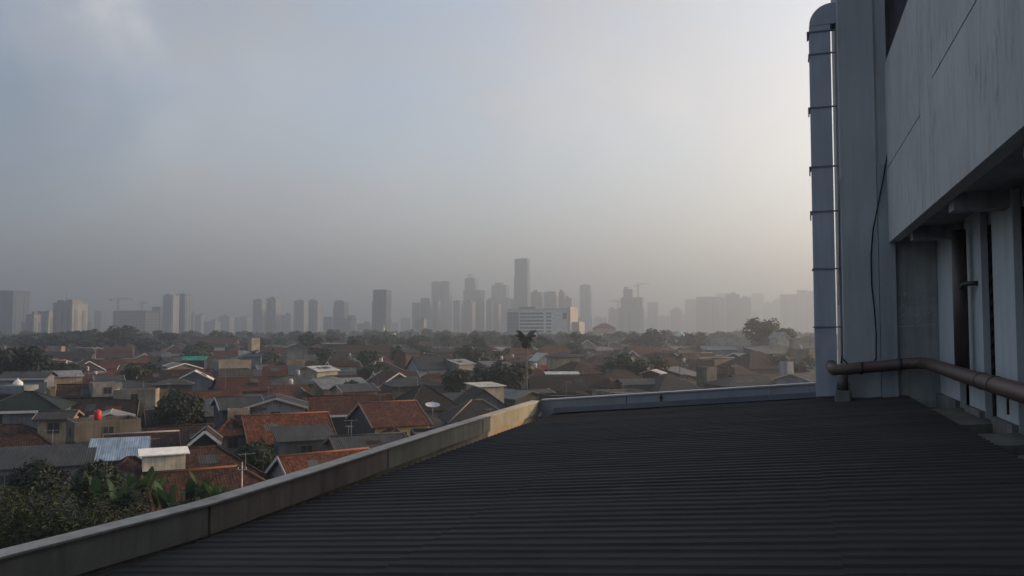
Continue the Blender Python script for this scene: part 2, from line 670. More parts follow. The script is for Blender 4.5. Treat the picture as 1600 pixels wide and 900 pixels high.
mb = MB()
PER = 0.19
xs = [-4.95, -1.6, -1.6, 2.05]
prof = []
y = -5.0
while y < U0 - 0.06:
    prof += [(y, 0.0), (y + 0.095, 0.0), (y + 0.12, 0.015), (y + 0.165, 0.015)]
    y += PER
prof.append((y, 0))
rd = random.Random(21)
for (xa, xb, dz) in ((-4.95, -2.5, 0.0), (-2.68, 0.45, 0.006), (0.28, 2.06, 0.012)):
    n = len(prof)
    ks = 6
    top = []
    for q in range(ks + 1):
        xq = xa + (xb - xa) * q / ks
        for i, (yy, h) in enumerate(prof):
            if i % 4 == 0:
                j = rd.gauss(0, 0.0022)
            top.append((xq, yy, rz_(xq) + h + dz + j * (1.0 if 0 < q < ks else 0.4)))
    m = len(top)
    fs = [(q * n + i, q * n + i + 1, (q + 1) * n + i + 1, (q + 1) * n + i) for q in range(ks) for i in range(n - 1)]
    bot = [(a_, b_, c_ - 0.005) for a_, b_, c_ in top]
    fs2 = [tuple(m + k for k in reversed(f)) for f in fs]
    ed = [(i + 1, i, m + i, m + i + 1) for i in range(n - 1)] + [(ks * n + i, ks * n + i + 1, m + ks * n + i + 1, m + ks * n + i) for i in range(n - 1)]
    mb.add(top + bot, fs + fs2 + ed)
ro = local(mb.build('corrugated_roof', M['roofmetal'], pod), pod)
CREAM = (0.45, 0.40, 0.335)
PAR = [(-6.0, -5.0), (-5.62, 0.5), (-5.44, 3.0), (-5.35, 4.38), (-5.24, 5.3), (-5.14, 6.2), (-5.15, 7.1), (-5.18, 8.4), (-5.23, 9.9), (-5.30, 11.8), (-5.34, 13.7), (-5.37, 15.5), (-5.40, U0 + 0.02)]
zt = Z - 1.6


def strip(mb, pts, o0, o1, z0, z1):
    n = len(pts)
    vs = []
    for (x, yy) in pts:
        vs += [(x + o0, yy, z0), (x + o1, yy, z0), (x + o1, yy, z1), (x + o0, yy, z1)]
    fs = [(3, 2, 1, 0)]
    for i in range(n - 1):
        a, b = 4 * i, 4 * i + 4
        fs += [(a, a + 1, b + 1, b), (a + 1, a + 2, b + 2, b + 1), (a + 2, a + 3, b + 3, b + 2), (a + 3, a, b, b + 3)]
    e = 4 * (n - 1)
    fs.append((e, e + 1, e + 2, e + 3))
    mb.add(vs, fs)


pw = MB()
strip(pw, PAR, -0.04, 0.085, zt - 0.70, zt - 0.272)
local(pw.build('parapet_base', M['concrete'], pod, (0.46, 0.40, 0.32)), pod)
joints = [-5.0, -1.5, 2.2, 6.2, 9.85, 13.72, U0 + 0.02]


def par_x(yy):
    for (xa, ya), (xb, yb) in zip(PAR, PAR[1:]):
        if ya <= yy <= yb:
            return xa + (xb - xa) * (yy - ya) / (yb - ya)
    return PAR[-1][0]


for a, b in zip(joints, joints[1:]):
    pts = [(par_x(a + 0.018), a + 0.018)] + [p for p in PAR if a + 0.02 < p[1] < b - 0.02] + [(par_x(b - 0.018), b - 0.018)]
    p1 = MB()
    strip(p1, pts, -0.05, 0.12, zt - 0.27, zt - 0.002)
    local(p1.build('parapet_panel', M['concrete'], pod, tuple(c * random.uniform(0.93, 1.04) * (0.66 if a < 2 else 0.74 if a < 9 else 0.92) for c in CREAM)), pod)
cp = MB()
strip(cp, PAR, -0.065, 0.138, zt, zt + 0.018)
local(cp.build('coping', M['concrete'], pod, (0.55, 0.50, 0.43)), pod)

# raised verge along the far edge, following the slope
vg = MB()
for (va, vb) in ((-5.24, -3.33), (-3.31, -2.60), (-2.585, -0.4), (-0.38, 0.995)):
    def tz(v):
        return zt + 0.0863 * (v + 5.40)
    vg.add([(va, U0, rz_(va) - 0.4), (vb, U0, rz_(vb) - 0.4), (vb, U0 + 0.14, rz_(vb) - 0.4), (va, U0 + 0.14, rz_(va) - 0.4),
            (va, U0, tz(va)), (vb, U0, tz(vb)), (vb, U0 + 0.14, tz(vb)), (va, U0 + 0.14, tz(va))],
           [(3, 2, 1, 0), (4, 5, 6, 7), (0, 1, 5, 4), (1, 2, 6, 5), (2, 3, 7, 6), (3, 0, 4, 7)])
local(vg.build('verge_wall', M['paint'], pod, (0.33, 0.34, 0.36)), pod)
vc = MB()
va, vb = -5.24, 0.995
vc.prism([(va, U0 - 0.03, tz(va) + 0.002), (vb, U0 - 0.03, tz(vb) + 0.002), (vb, U0 - 0.03, tz(vb) + 0.03), (va, U0 - 0.03, tz(va) + 0.03)], (0, 0.2, 0))
local(vc.build('verge_cap', M['metal'], pod, (0.50, 0.50, 0.50)), pod)
vf = MB()
vf.prism([(-4.95, U0 - 0.20, rz_(-4.95) + 0.036), (0.99, U0 - 0.20, rz_(0.99) + 0.036), (0.99, U0 - 0.20, rz_(0.99) + 0.05), (-4.95, U0 - 0.20, rz_(-4.95) + 0.05)], (0, 0.197, 0))
vf.prism([(-4.95, U0 - 0.022, rz_(-4.95) + 0.052), (0.99, U0 - 0.022, rz_(0.99) + 0.052), (0.99, U0 - 0.022, rz_(0.99) + 0.13), (-4.95, U0 - 0.022, rz_(-4.95) + 0.13)], (0, 0.019, 0))
local(vf.build('flashing', M['metal'], pod, (0.16, 0.17, 0.19)), pod)
br = MB()
br.box(-2.60, -2.57, U0 - 0.03, U0 - 0.003, tz(-2.6) - 0.16, tz(-2.6) - 0.02)
br.box(-2.62, -2.55, U0 - 0.04, U0 - 0.003, tz(-2.6) - 0.10, tz(-2.6) - 0.07)
local(br.build('bracket', M['metal'], pod, (0.05, 0.05, 0.05)), pod)
gt = MB()
strip(gt, [(-5.02, -5), (-5.02, U0 - 0.01)], -0.42, 0.05, zt - 0.75, zt - 0.71)
local(gt.build('gutter', M['metal'], pod, (0.08, 0.08, 0.085)), pod)
bw = MB()
bw.box(-5.35, 2.55, -6.0, U0 + 0.1, 0.0, zt - 0.76)
local(bw.build('wall', M['plaster'], pod, (0.34, 0.33, 0.31)), pod)

# ------------------------------------------------------------------ the tall concrete block on the right
tb = thing('concrete_block', 'tall grey concrete block with overhanging slab and columns rising beside the metal roof', 'building', (6, 6, 0))
BLUE = (0.43, 0.435, 0.445)


def T(mb, name, mat, col, parent=None):
    return local(mb.build(name, mat, parent or tb, col), tb)


PU = 16.6
mb = MB()
mb.box(1.0, 1.62, PU, 18.8, Z - 1.75, Z + 12)
mb.box(1.622, 1.84, PU + 0.05, 18.8, Z - 1.75, Z + 12)
T(mb, 'pier', M['paint'], BLUE)
mb = MB()
mb.box(1.63, 1.90, PU - 0.08, PU + 0.045, Z - 1.5, Z + 3.1)
mb.box(1.84, 1.905, PU - 0.11, PU - 0.082, Z - 1.5, Z + 1.60)
T(mb, 'pilaster', M['paint'], (0.33, 0.36, 0.38))
mb = MB()
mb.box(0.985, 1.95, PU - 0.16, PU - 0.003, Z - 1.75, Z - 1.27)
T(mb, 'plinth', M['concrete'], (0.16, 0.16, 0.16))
mb = MB()
mb.box(1.91, 2.60, PU, 18.8, Z - 1.75, Z + 5.2)
gw = T(mb, 'end_wall', M['concrete'], (0.36, 0.37, 0.36))

# overhanging fascia of cast panels, narrow open joints between them
mb = MB()
zb, zt2 = Z + 1.62, Z + 5.0
mb.box(1.835, 1.98, -8.0, PU - 0.003, zb + 0.01, zt2 - 0.01)
J = 0.022
for (ya, yb, za, zc) in ((-8, 3.9, zb, Z + 3.2 - J), (-8, 3.9, Z + 3.2, zt2), (3.9 + J, 11.5 - J, zb, Z + 3.24 - J), (3.9 + J, 11.5 - J, Z + 3.24, zt2),
                         (11.5, 12.48, zb, zt2), (12.48 + J, PU - 0.004, zb, Z + 3.02 - J), (12.48 + J, PU - 0.004, Z + 3.02, zt2)):
    mb.box(1.8, 1.833, ya, yb, za, zc)
T(mb, 'fascia', M['stained'], (0.55, 0.545, 0.53))
mb = MB()
mb.box(1.98, 3.4, -8.0, PU - 0.03, Z + 1.72, Z + 1.95)
for k in range(9):
    yy = 15.0 - k * 3.5
    mb.box(1.985, 2.60, yy - 0.15, yy + 0.15, Z + 1.50, Z + 1.718)
T(mb, 'soffit', M['concrete'], (0.42, 0.42, 0.42))
cols = [(14.75, 16.57), (13.0, 14.05), (11.24, 12.33), (9.5, 10.58), (7.75, 8.85), (6.0, 7.1), (4.25, 5.35), (2.5, 3.6), (0.75, 1.85), (-1.0, 0.1), (-2.75, -1.65)]
for i, (ya, yb) in enumerate(cols):
    mb = MB()
    mb.box(2.602, 2.69, ya, yb, Z - 1.6, Z + 1.715)
    T(mb, 'column', M['paint'], (0.50, 0.54, 0.55))
    mb = MB()
    mb.box(2.53, 2.60, ya + 0.02, yb - 0.02, Z - 1.6, Z - 1.15)
    T(mb, 'kerb', M['concrete'], (0.22, 0.22, 0.21))
    if i + 1 < len(cols):
        yc = cols[i + 1][1]
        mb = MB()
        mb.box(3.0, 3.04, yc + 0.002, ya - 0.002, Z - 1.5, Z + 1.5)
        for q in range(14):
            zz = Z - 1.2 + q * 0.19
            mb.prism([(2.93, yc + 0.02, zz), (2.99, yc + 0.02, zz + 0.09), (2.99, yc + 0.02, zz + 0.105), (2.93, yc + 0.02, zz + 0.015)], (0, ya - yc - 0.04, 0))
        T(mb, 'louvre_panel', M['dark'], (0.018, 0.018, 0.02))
        mb = MB()
        mb.box(2.70, 2.98, yc + 0.002, ya - 0.002, Z + 1.48, Z + 1.715)
        T(mb, 'lintel', M['concrete'], (0.38, 0.38, 0.38))
for (ya, yb) in ((12.25, 14.6), (10.19, 11.26), (7.3, 9.47), (5.2, 6.6), (2.9, 4.4), (0.6, 2.1)):
    mb = MB()
    za = rz_(1.9) - 0.02
    mb.prism([(1.85, ya, za - 0.15), (2.598, ya, za - 0.15), (2.598, ya, za + 0.035), (1.85, ya, za - 0.02)], (0, yb - ya, 0))
    T(mb, 'roof_pad', M['concrete'], (0.15, 0.145, 0.125))
mb = MB()
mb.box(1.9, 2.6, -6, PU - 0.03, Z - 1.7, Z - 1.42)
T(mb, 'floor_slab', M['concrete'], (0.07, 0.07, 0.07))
mb = MB()
mb.box(3.1, 14.0, -8.0, 18.8, 0.0, Z + 12)
mb.box(2.605, 3.095, -8.0, 18.8, Z + 5.3, Z + 12)
mb.box(1.985, 3.095, -8.0, PU - 0.03, Z + 4.6, Z + 5.28)
mb.box(2.605, 3.095, 16.62, 18.8, 0.0, Z + 5.28)
mb.box(1.845, 2.60, 17.3, 18.8, Z + 5.21, Z + 12)
T(mb, 'upper_wall', M['plaster'], (0.28, 0.29, 0.31))

# chalk writing on the end wall
ch = MB()


def chalk(pts, w=0.013):
    P3 = [on_y(px, py, PU - 0.004) for px, py in pts]
    for a, b in zip(P3, P3[1:]):
        ch.bar(a, b, w, 0.004)


def z1(pts):
    chalk([(1395 + a * 80 / 900, 440 + b * 80 / 900) for a, b in pts])


for st in ([(165, 205), (235, 195), (190, 255)], [(240, 200), (215, 260)], [(300, 205), (275, 330)], [(300, 210), (335, 215), (330, 250), (295, 265)],
           [(355, 235), (350, 300)], [(370, 300), (385, 240), (410, 300)], [(425, 300), (440, 235), (470, 295), (490, 230)], [(460, 175), (450, 240)], [(450, 235), (510, 225)],
           [(535, 240), (525, 300), (560, 300), (575, 235)], [(575, 235), (575, 320)], [(640, 290), (635, 330)], [(690, 285), (685, 325)], [(735, 290), (730, 330)],
           [(230, 372), (380, 380), (560, 370), (690, 352)], [(150, 420), (90, 530)], [(150, 400), (195, 395), (185, 435), (150, 450)],
           [(185, 470), (240, 460), (235, 520), (160, 610), (250, 600)], [(320, 470), (250, 620)], [(370, 470), (350, 590), (430, 570)], [(440, 460), (425, 620)], [(470, 470), (440, 625)],
           [(420, 735), (500, 640)], [(160, 690), (230, 640)], [(600, 480), (690, 440), (700, 480), (620, 570), (560, 580)],
           [(60, 785), (250, 790), (480, 775), (640, 760), (780, 755)]):
    z1(st)
T(ch, 'chalk_lettering', M['trim'], (0.75, 0.76, 0.77), gw)

# ------------------------------------------------------------------ ducts, pipes, cable
du = thing('ventilation_duct', 'tall blue grey ventilation duct with straps running up past the building corner', 'duct', (0.69, 17.5, Z - 1.4))


def TD(mb, name, mat, col, parent=None):
    return local(mb.build(name, mat, parent or du, col), du)


mb = MB()
mb.box(0.50, 0.90, 17.28, 17.72, Z - 1.5, Z + 6.16)
dsh = TD(mb, 'duct_shaft', M['paint'], (0.42, 0.45, 0.50))
mb = MB()
n = 10
ring = []
for i in range(n + 1):
    t = math.pi - math.pi / 2 * i / n
    ring.append((0.93 + 0.43 * math.cos(t), Z + 6.162 + 0.43 * math.sin(t)))
poly = [(x, 17.27, zz) for x, zz in ring] + [(0.998, 17.27, Z + 6.592), (0.998, 17.27, Z + 6.165)]
mb.prism(poly, (0, 0.46, 0))
el = TD(mb, 'duct_elbow', M['paint'], (0.42, 0.45, 0.50))
for (px, py, tailx) in ((1290, 48, 1), (1290, 83, 0), (1290, 167, 1), (1290, 260, 1), (1290, 330, 1), (1290, 420, 0), (1290, 511, 0)):
    zz = on_y(px, py, 17.28).z
    mb = MB()
    mb.box(0.475, 0.92, 17.258, 17.278, zz - 0.013, zz + 0.013)
    mb.box(0.475, 0.498, 17.28, 17.74, zz - 0.013, zz + 0.013)
    mb.box(0.902, 0.995, 17.28, 17.31, zz - 0.013, zz + 0.013)
    if tailx:
        mb.box(0.45, 0.474, 17.258, 17.29, zz - 0.18, zz + 0.013)
    TD(mb, 'strap', M['metal'], (0.17, 0.19, 0.23))

PIPE = (0.12, 0.072, 0.058)
dp = thing('drain_pipe', 'thick rusty brown drain pipe turning along the foot of the concrete columns', 'pipe', (2.3, 14, Z - 0.7))


def TP(mb, name, mat, col):
    return local(mb.build(name, mat, dp, col), dp)


mb = MB()
path = [(2.32, -3.0, Z - 0.74), (2.31, 6.0, Z - 0.69), (2.30, 12.0, Z - 0.645), (2.30, 15.6, Z - 0.60), (2.29, 16.0, Z - 0.60), (2.22, 16.2, Z - 0.60), (2.05, 16.27, Z - 0.615),
        (1.2, 16.27, Z - 0.715), (0.98, 16.27, Z - 0.74), (0.86, 16.31, Z - 0.75), (0.80, 16.42, Z - 0.75), (0.79, 16.6, Z - 0.72), (0.79, 17.2, Z - 0.70)]
mb.tube(path, 0.105, 14)
TP(mb, 'pipe_run', M['metal'], PIPE)
for p, ax in (((2.302, 11.6, Z - 0.648), 'y'), ((2.302, 10.9, Z - 0.652), 'y'), ((2.305, 9.2, Z - 0.667), 'y'), ((2.31, 6.0, Z - 0.69), 'y'), ((1.25, 16.27, Z - 0.709), 'x'), ((1.9, 16.27, Z - 0.633), 'x')):
    mb = MB()
    d = Vector((0, 0.014, 0)) if ax == 'y' else Vector((0.03, 0, 0))
    mb.tube([Vector(p) - d, Vector(p) + d], 0.112 if ax == 'y' else 0.12, 14)
    if ax == 'y':
        mb.box(p[0] + 0.10, p[0] + 0.125, p[1] - 0.012, p[1] + 0.012, p[2] - 0.34, p[2] - 0.02)
    TP(mb, 'pipe_clamp', M['metal'], (0.05, 0.045, 0.045))
mb = MB()
mb.tube([(0.93, 16.27, Z - 0.86), (0.93, 16.27, Z - 1.12)], 0.10, 12)
TP(mb, 'pipe_foot', M['metal'], (0.09, 0.075, 0.07))
v0 = on_x(1500, 450, 2.44)
rp = thing('riser_pipe', 'dark brown vertical riser pipe joining the drain pipe between two columns', 'pipe', (2.44, v0.y, Z - 0.6))
mb = MB().tube([(2.44, v0.y, Z - 0.62), (2.44, v0.y, Z + 1.49)], 0.10, 14)
local(mb.build('pipe_shaft', M['metal'], rp, (0.07, 0.05, 0.045)), rp)
mb = MB()
mb.tube([(2.44, v0.y - 0.09, Z + 0.62), (2.44, v0.y - 0.28, Z + 0.66), (2.52, v0.y - 0.34, Z + 0.67), (2.6, v0.y - 0.40, Z + 0.67)], 0.035, 8)
local(mb.build('wall_bracket', M['metal'], rp, (0.05, 0.045, 0.045)), rp)
bk = MB().box(0.80, 1.04, 16.1, 16.42, Z - 1.45, Z - 1.121)
bk.box(1.045, 1.09, 16.2, 16.42, Z - 1.45, Z - 1.0)
o = bk.build('concrete_stand', M['concrete'], None, (0.19, 0.195, 0.18))
tag(o, 'small mossy concrete stand on the metal roof under the end of the drain pipe', 'stand')

cb = MB()
pts = [(1388, 225, 0), (1386, 245, 0), (1379, 285, 0), (1371, 325, 0), (1364, 360, 0), (1361, 400, 0), (1362, 445, 0), (1366, 480, 0), (1369, 520, 0), (1369, 560, 0), (1366, 565, 0), (1345, 567, 0), (1325, 569, 0), (1318, 562, 0), (1315, 557, 0), (1314, 568, 0)]
cb.tube([on_y(a, b, PU - (0.12 if a > 1367 else 0.03)) for a, b, c in pts], 0.013, 6)
o = cb.build('power_cable', M['dark'], None, (0.012, 0.012, 0.014))
tag(o, 'thin black cable looping down the pier from the overhanging slab', 'cable')
c2 = MB()
c2.tube([on_y(a, b, PU - 0.13) for a, b in ((1387, 255), (1387, 300), (1390, 340), (1394, 374))], 0.016, 6)
o = c2.build('conduit', M['metal'], None, (0.33, 0.36, 0.38))
tag(o, 'short pale conduit curving down beside the end of the slab', 'conduit')
c3 = MB()
c3.tube([(0.99, 17.0, Z - 1.0), (0.99, 17.0, Z + 2.2), (0.99, 16.75, Z + 2.9)], 0.006, 6)
c3.tube([(0.985, 16.62, Z + 2.9), (0.985, 17.9, Z + 0.5)], 0.005, 6)
o = c3.build('lightning_cable', M['dark'], None, (0.12, 0.125, 0.13))
tag(o, 'thin dark wire fixed down the pale side of the pier behind the duct', 'cable')
# ------------------------------------------------------------------ the far city
def lat_axis(px0, px1, D, ratio):
    """size (wx, wy) of a building square to the street grid whose outline fills columns px0..px1 at distance D"""
    phi = math.atan(((px0 + px1) / 2 - 800) / F) - YAW
    span = (px1 - px0) / F * D / math.cos(math.atan(((px0 + px1) / 2 - 800) / F))
    c, s = abs(math.cos(phi)), abs(math.sin(phi))
    wx = span / (c + ratio * s)
    return wx, wx * ratio


def tower(px0, px1, py, D, label, mat='grid', col=(0.45, 0.45, 0.45), ratio=0.7, crown=(), base=(), ribs=0, group=None, name='tower_block', cat='tower', slabs=0, roofcol=None):
    wx, wy = lat_axis(px0, px1, D, ratio)
    x, y = at((px0 + px1) / 2, D, 40)
    H = zpix(py, D)
    t = thing(name, label, cat, (x, y, 0), 0, group)
    b = MB()
    b.box(-wx / 2, wx / 2, -wy / 2, wy / 2, 0, H)
    fac = b.build('facade', M[mat], t, col)
    p = MB()
    e = 0.35
    p.box(-wx / 2 - e, wx / 2 + e, -wy / 2 - e, wy / 2 + e, H + 0.01, H + 1.6)
    p.build('roof_parapet', M['concrete'], t, roofcol or tuple(c * 0.85 for c in col))
    for k in range(ribs):
        r = MB()
        xx = -wx / 2 + wx * (k + 0.5) / ribs
        hw = wx / ribs * 0.26
        hh = H - random.choice((0, 0, 2.5, 5))
        r.box(xx - hw, xx + hw, -wy / 2 - 1.3, -wy / 2 - 0.01, 0, hh)
        r.build('rib_bay', M['plaster'], fac, tuple(min(0.8, c * 1.25) for c in col))
    for ci, (f0, f1, pyc, *mm) in enumerate(crown):
        hc = zpix(pyc, D)
        c_ = MB()
        c_.box(-wx / 2 + wx * f0, -wx / 2 + wx * f1, -wy * (0.36 - 0.03 * ci), wy * (0.36 - 0.03 * ci), H + 1.61, hc)
        c_.build('roof_block', M[mm[0] if mm else 'plaster'], t, tuple(c * 0.9 for c in col))
    for (q0, q1, pyb, *mm) in base:
        bw_ = (q1 - q0) / F * D
        bx, by = at((q0 + q1) / 2, D, 20)
        hb = zpix(pyb, D)
        c_ = MB()
        c_.box(bx - x - bw_ * 0.46, bx - x + bw_ * 0.46, by - y - wy * 0.62, by - y + wy * 0.55, 0, hb)
        c_.build('podium', M[mm[0] if mm else mat], t, tuple(c * 0.92 for c in col))
    rx = random.Random(int(px0 * 7 + py * 3))
    if slabs:
        n = int(H / 5.4)
        for k in range(1, n + 1):
            s_ = MB()
            s_.box(-wx / 2 - 0.8, wx / 2 + 0.8, -wy / 2 - 0.8, wy / 2 + 0.8, k * 5.4 - 0.7, k * 5.4 + 0.7)
            s_.build('floor_slab', M['concrete'], fac, (0.30, 0.30, 0.31))
        nc = max(3, int(wx / 7))
        for k in range(nc + 1):
            s_ = MB()
            xx = -wx / 2 - 0.5 + (wx + 1.0) * k / nc
            s_.box(xx - 0.6, xx + 0.6, -wy / 2 - 0.6, -wy / 2 - 0.02, 0, H + rx.uniform(0, 3))
            s_.build('column', M['concrete'], fac, (0.28, 0.28, 0.29))
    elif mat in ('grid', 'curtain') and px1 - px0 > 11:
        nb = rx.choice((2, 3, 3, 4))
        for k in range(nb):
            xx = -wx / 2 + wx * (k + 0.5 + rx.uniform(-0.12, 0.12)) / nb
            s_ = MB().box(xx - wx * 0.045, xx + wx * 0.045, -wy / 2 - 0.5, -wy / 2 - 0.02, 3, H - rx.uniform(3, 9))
            s_.build('recess_strip', M['band'], fac, tuple(c * 0.5 for c in col))  # darker banded strip, its colour stands in for a shaded vertical recess
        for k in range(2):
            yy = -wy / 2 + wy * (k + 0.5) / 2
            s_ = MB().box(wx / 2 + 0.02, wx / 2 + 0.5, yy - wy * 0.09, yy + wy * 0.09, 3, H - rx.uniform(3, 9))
            s_.build('recess_strip', M['band'], fac, tuple(c * 0.6 for c in col))  # side strip, recess shade put into the darker colour
        if rx.random() < 0.6:
            ew = wx * rx.uniform(0.12, 0.2)
            eh = H * rx.uniform(0.72, 0.93)
            sd = rx.choice((-1, 1))
            x0_, x1_ = sorted((sd * (wx / 2 - ew), sd * (wx / 2 + 0.9)))
            MB().box(x0_, x1_, -wy / 2 - 1.6, -wy / 2 - 0.52, 0, eh).build('corner_bay', M[mat], fac, tuple(min(0.8, c * 1.2) for c in col))
    if not slabs and rx.random() < 0.55:
        mh = rx.uniform(5, 12)
        ax_ = rx.uniform(-0.3, 0.3) * wx
        zc = max([H + 1.61] + [zpix(c[2], D) for c in crown])
        MB().tube([(ax_, 0, H + 1.0), (ax_, 0, zc + mh)], 0.35, 5).build('antenna', M['metal'], t, (0.25, 0.25, 0.26))
        if not crown:
            MB().box(ax_ - wx * 0.14, ax_ + wx * 0.2, -wy * 0.2, wy * 0.2, H + 1.62, H + 1.62 + rx.uniform(3, 6)).build('roof_block', M['plaster'], t, tuple(c * 0.8 for c in col))
    return t, wx, wy, H


def crane(px, py_base, py_top, px_a, px_b, D, label, rise=0.0):
    x, y = at(px, D, 60)
    z0, z1 = max(zpix(py_base, D), 0), zpix(py_top, D)
    t = thing('tower_crane', label, 'crane', (x, y, 0), YAW, 'tower cranes over the unfinished blocks')
    s = D / 1500
    m = MB()
    w = 1.1 * s
    for sx in (-1, 1):
        for sy in (-1, 1):
            m.bar((sx * w, sy * w, 0), (sx * w, sy * w, z1), 0.5 * s)
    n = max(4, int((z1) / (4 * s)))
    for k in range(n):
        a, b = z1 * k / n, z1 * (k + 1) / n
        m.bar((-w, -w, a), (w, -w, b), 0.32 * s)
        m.bar((w, w, a), (-w, w, b), 0.32 * s)
    mast = m.build('mast', M['metal'], t, (0.30, 0.24, 0.14))
    k_ = (px_b - px) / F * D
    j_ = (px_a - px) / F * D
    jib = MB()
    zt = z1 + 0.5 * s
    jib.bar((0, 0, zt), (k_, 0, zt + rise * abs(k_)), 1.0 * s, 0.5 * s)
    jib.bar((0, 0, zt + 2.4 * s), (k_ * 0.9, 0, zt + 0.9 * s + rise * abs(k_)), 0.45 * s)
    for q in range(8):
        f = q / 8
        jib.bar((k_ * f, 0, zt + rise * abs(k_) * f), (k_ * (f + 0.1), 0, zt + 2.2 * s * (1 - f) + 0.7 * s + rise * abs(k_) * f), 0.3 * s)
    jib.build('jib', M['metal'], t, (0.30, 0.24, 0.14))
    cj = MB()
    cj.bar((0, 0, zt), (j_, 0, zt), 0.9 * s, 0.7 * s)
    cj.box(min(j_ * 0.98, j_ * 0.75), max(j_ * 0.98, j_ * 0.75), -0.9 * s, 0.9 * s, zt - 2.6 * s, zt - 0.4 * s)
    cj.build('counter_jib', M['metal'], t, (0.22, 0.2, 0.17))
    ap = MB()
    ap.bar((0, 0, zt), (0, 0, zt + 4.5 * s), 0.8 * s)
    ap.bar((0, 0, zt + 4.5 * s), (k_ * 0.7, 0, zt + 1.0 * s + rise * abs(k_) * 0.7), 0.28 * s)
    ap.bar((0, 0, zt + 4.5 * s), (j_ * 0.95, 0, zt + 0.5 * s), 0.28 * s)
    ap.build('tower_peak', M['metal'], t, (0.30, 0.24, 0.14))
    cb_ = MB().box(0.6 * s, 2.6 * s, -1.0 * s, 1.0 * s, zt - 2.6 * s, zt - 0.35 * s)
    cb_.build('cab', M['metal'], t, (0.35, 0.35, 0.33))


GW = (0.31, 0.305, 0.29)
GL = (0.29, 0.31, 0.34)
GD = (0.18, 0.215, 0.26)
BL = (0.08, 0.13, 0.20)
WA = (0.37, 0.32, 0.28)

tower(-14, 36, 457, 1250, 'broad blue glass tower cut off at the left edge of the skyline', 'curtain', BL, 0.5, crown=((0.1, 0.6, 454),))
tower(36, 46, 505, 1150, 'tiny pale block beside the blue glass tower', 'grid', GW)
tower(44, 62, 493, 1050, 'low grey flats in front of the cream stepped flats', 'grid', GL, 0.8)
tower(58, 88, 489, 1120, 'low cream flats with stepped roofline', 'grid', WA, 0.6, crown=((0.05, 0.4, 486), (0.55, 0.9, 486)))
tower(89, 131, 475, 1080, 'cream apartment slab with two roof blocks above the dark trees', 'grid', GW, 0.75, crown=((0.1, 0.4, 469), (0.55, 0.85, 468.5)))
tower(149, 163, 487, 2300, 'thin hazy tower between the cream slab and the unfinished frame', 'grid', GD, 0.6)
tower(184, 242, 487, 1450, 'unfinished concrete frame with rows of open floors', 'dark', (0.05, 0.055, 0.065), 0.45, slabs=1)  # dark core box stands in for the shade of the open floors
tower(240, 257, 481, 1480, 'dark taller end block of the unfinished frame', 'dark', (0.05, 0.055, 0.065), 0.8, slabs=1)  # solid dark core again, shade of open floors put into its colour
crane(184.5, 487, 468, 171, 209, 1440, 'taller crane over the left end of the unfinished frame')
crane(222, 487, 474, 216, 231, 1440, 'shorter crane over the middle of the unfinished frame')
tower(256, 278, 463, 1400, 'white topped tower, left of a touching pair', 'rib', GL, 0.7, ribs=4, crown=((0.15, 0.5, 459),), group='touching tower pair')
tower(276, 297, 462, 1420, 'grey tower, right of a touching pair', 'grid', GD, 0.8, crown=((0.3, 0.8, 459),), group='touching tower pair')
tower(299, 304, 490, 1900, 'very thin stair tower beside the touching pair', 'plaster', GD, 0.9)
tower(303, 320, 493, 2100, 'hazy low block right of the touching pair', 'grid', GL, 0.7)
tower(320, 343, 503, 2000, 'low hazy block with flat roof over the red hall', 'band', GL, 0.6)
tower(343, 365, 495, 2150, 'pale hazy office block over the red hall', 'band', GW, 0.6)
tower(366, 394, 497, 2400, 'faint hazy block beside the first ribbed pair', 'grid', GW, 0.6)
tower(396, 416, 470, 1600, 'left ribbed tower of the first ribbed pair', 'rib', GL, 0.75, ribs=5, crown=((0.2, 0.7, 467),), group='first ribbed tower pair')
tower(416, 438, 468, 1620, 'right ribbed tower of the first ribbed pair, with a taller roof block', 'rib', GL, 0.75, ribs=5, crown=((0.3, 0.8, 464),), group='first ribbed tower pair')
tower(440, 460, 493, 2000, 'low dull block between the two ribbed pairs', 'grid', GD, 0.6)
tower(460, 482, 471, 1600, 'left ribbed tower of the second ribbed pair', 'rib', GL, 0.75, ribs=5, crown=((0.3, 0.7, 468.5),), group='second ribbed tower pair')
tower(482, 503, 471, 1620, 'right ribbed tower of the second ribbed pair, with a pale lit side', 'rib', GL, 0.75, ribs=5, crown=((0.1, 0.5, 468),), group='second ribbed tower pair')
tower(506, 524, 496, 1700, 'low dark block beside the slim grey tower', 'grid', GD, 0.6)
tower(522, 544, 473, 1650, 'slim grey tower with stepped crown over the striped office', 'curtain', GD, 0.7, crown=((0.05, 0.75, 469.5),))
tower(524, 557, 499, 1350, 'low office with horizontal window stripes below the slim grey tower', 'band', GL, 0.6, crown=((0.75, 0.98, 493),))
tower(557, 584, 507, 1700, 'low hazy building beside the lone dark tower', 'grid', GW, 0.5)
tower(583, 611, 455, 1350, 'lone dark glass tower with flat top', 'curtain', (0.13, 0.16, 0.20), 0.75, crown=((0.08, 0.92, 452.8),))
tower(644, 660, 474, 1850, 'hazy grey tower at the start of the central cluster', 'grid', GD, 0.6)
tower(657, 676, 467.5, 1780, 'grey tower in front of the cluster with flat crown', 'grid', GD, 0.7, crown=((0.1, 0.6, 465.5),))
tower(675, 688, 472, 1800, 'narrow tower with a sunlit right side beside the flat crowned one', 'rib', WA, 0.9, ribs=3)
tower(649, 667, 501, 1300, 'pale box shaped low building at the foot of the cluster', 'plaster', GW, 0.8)
tower(674, 691, 442, 2150, 'tall hazy tower, left of the twin towers', 'grid', GL, 0.7, crown=((0.2, 0.8, 440),), group='tall twin towers')
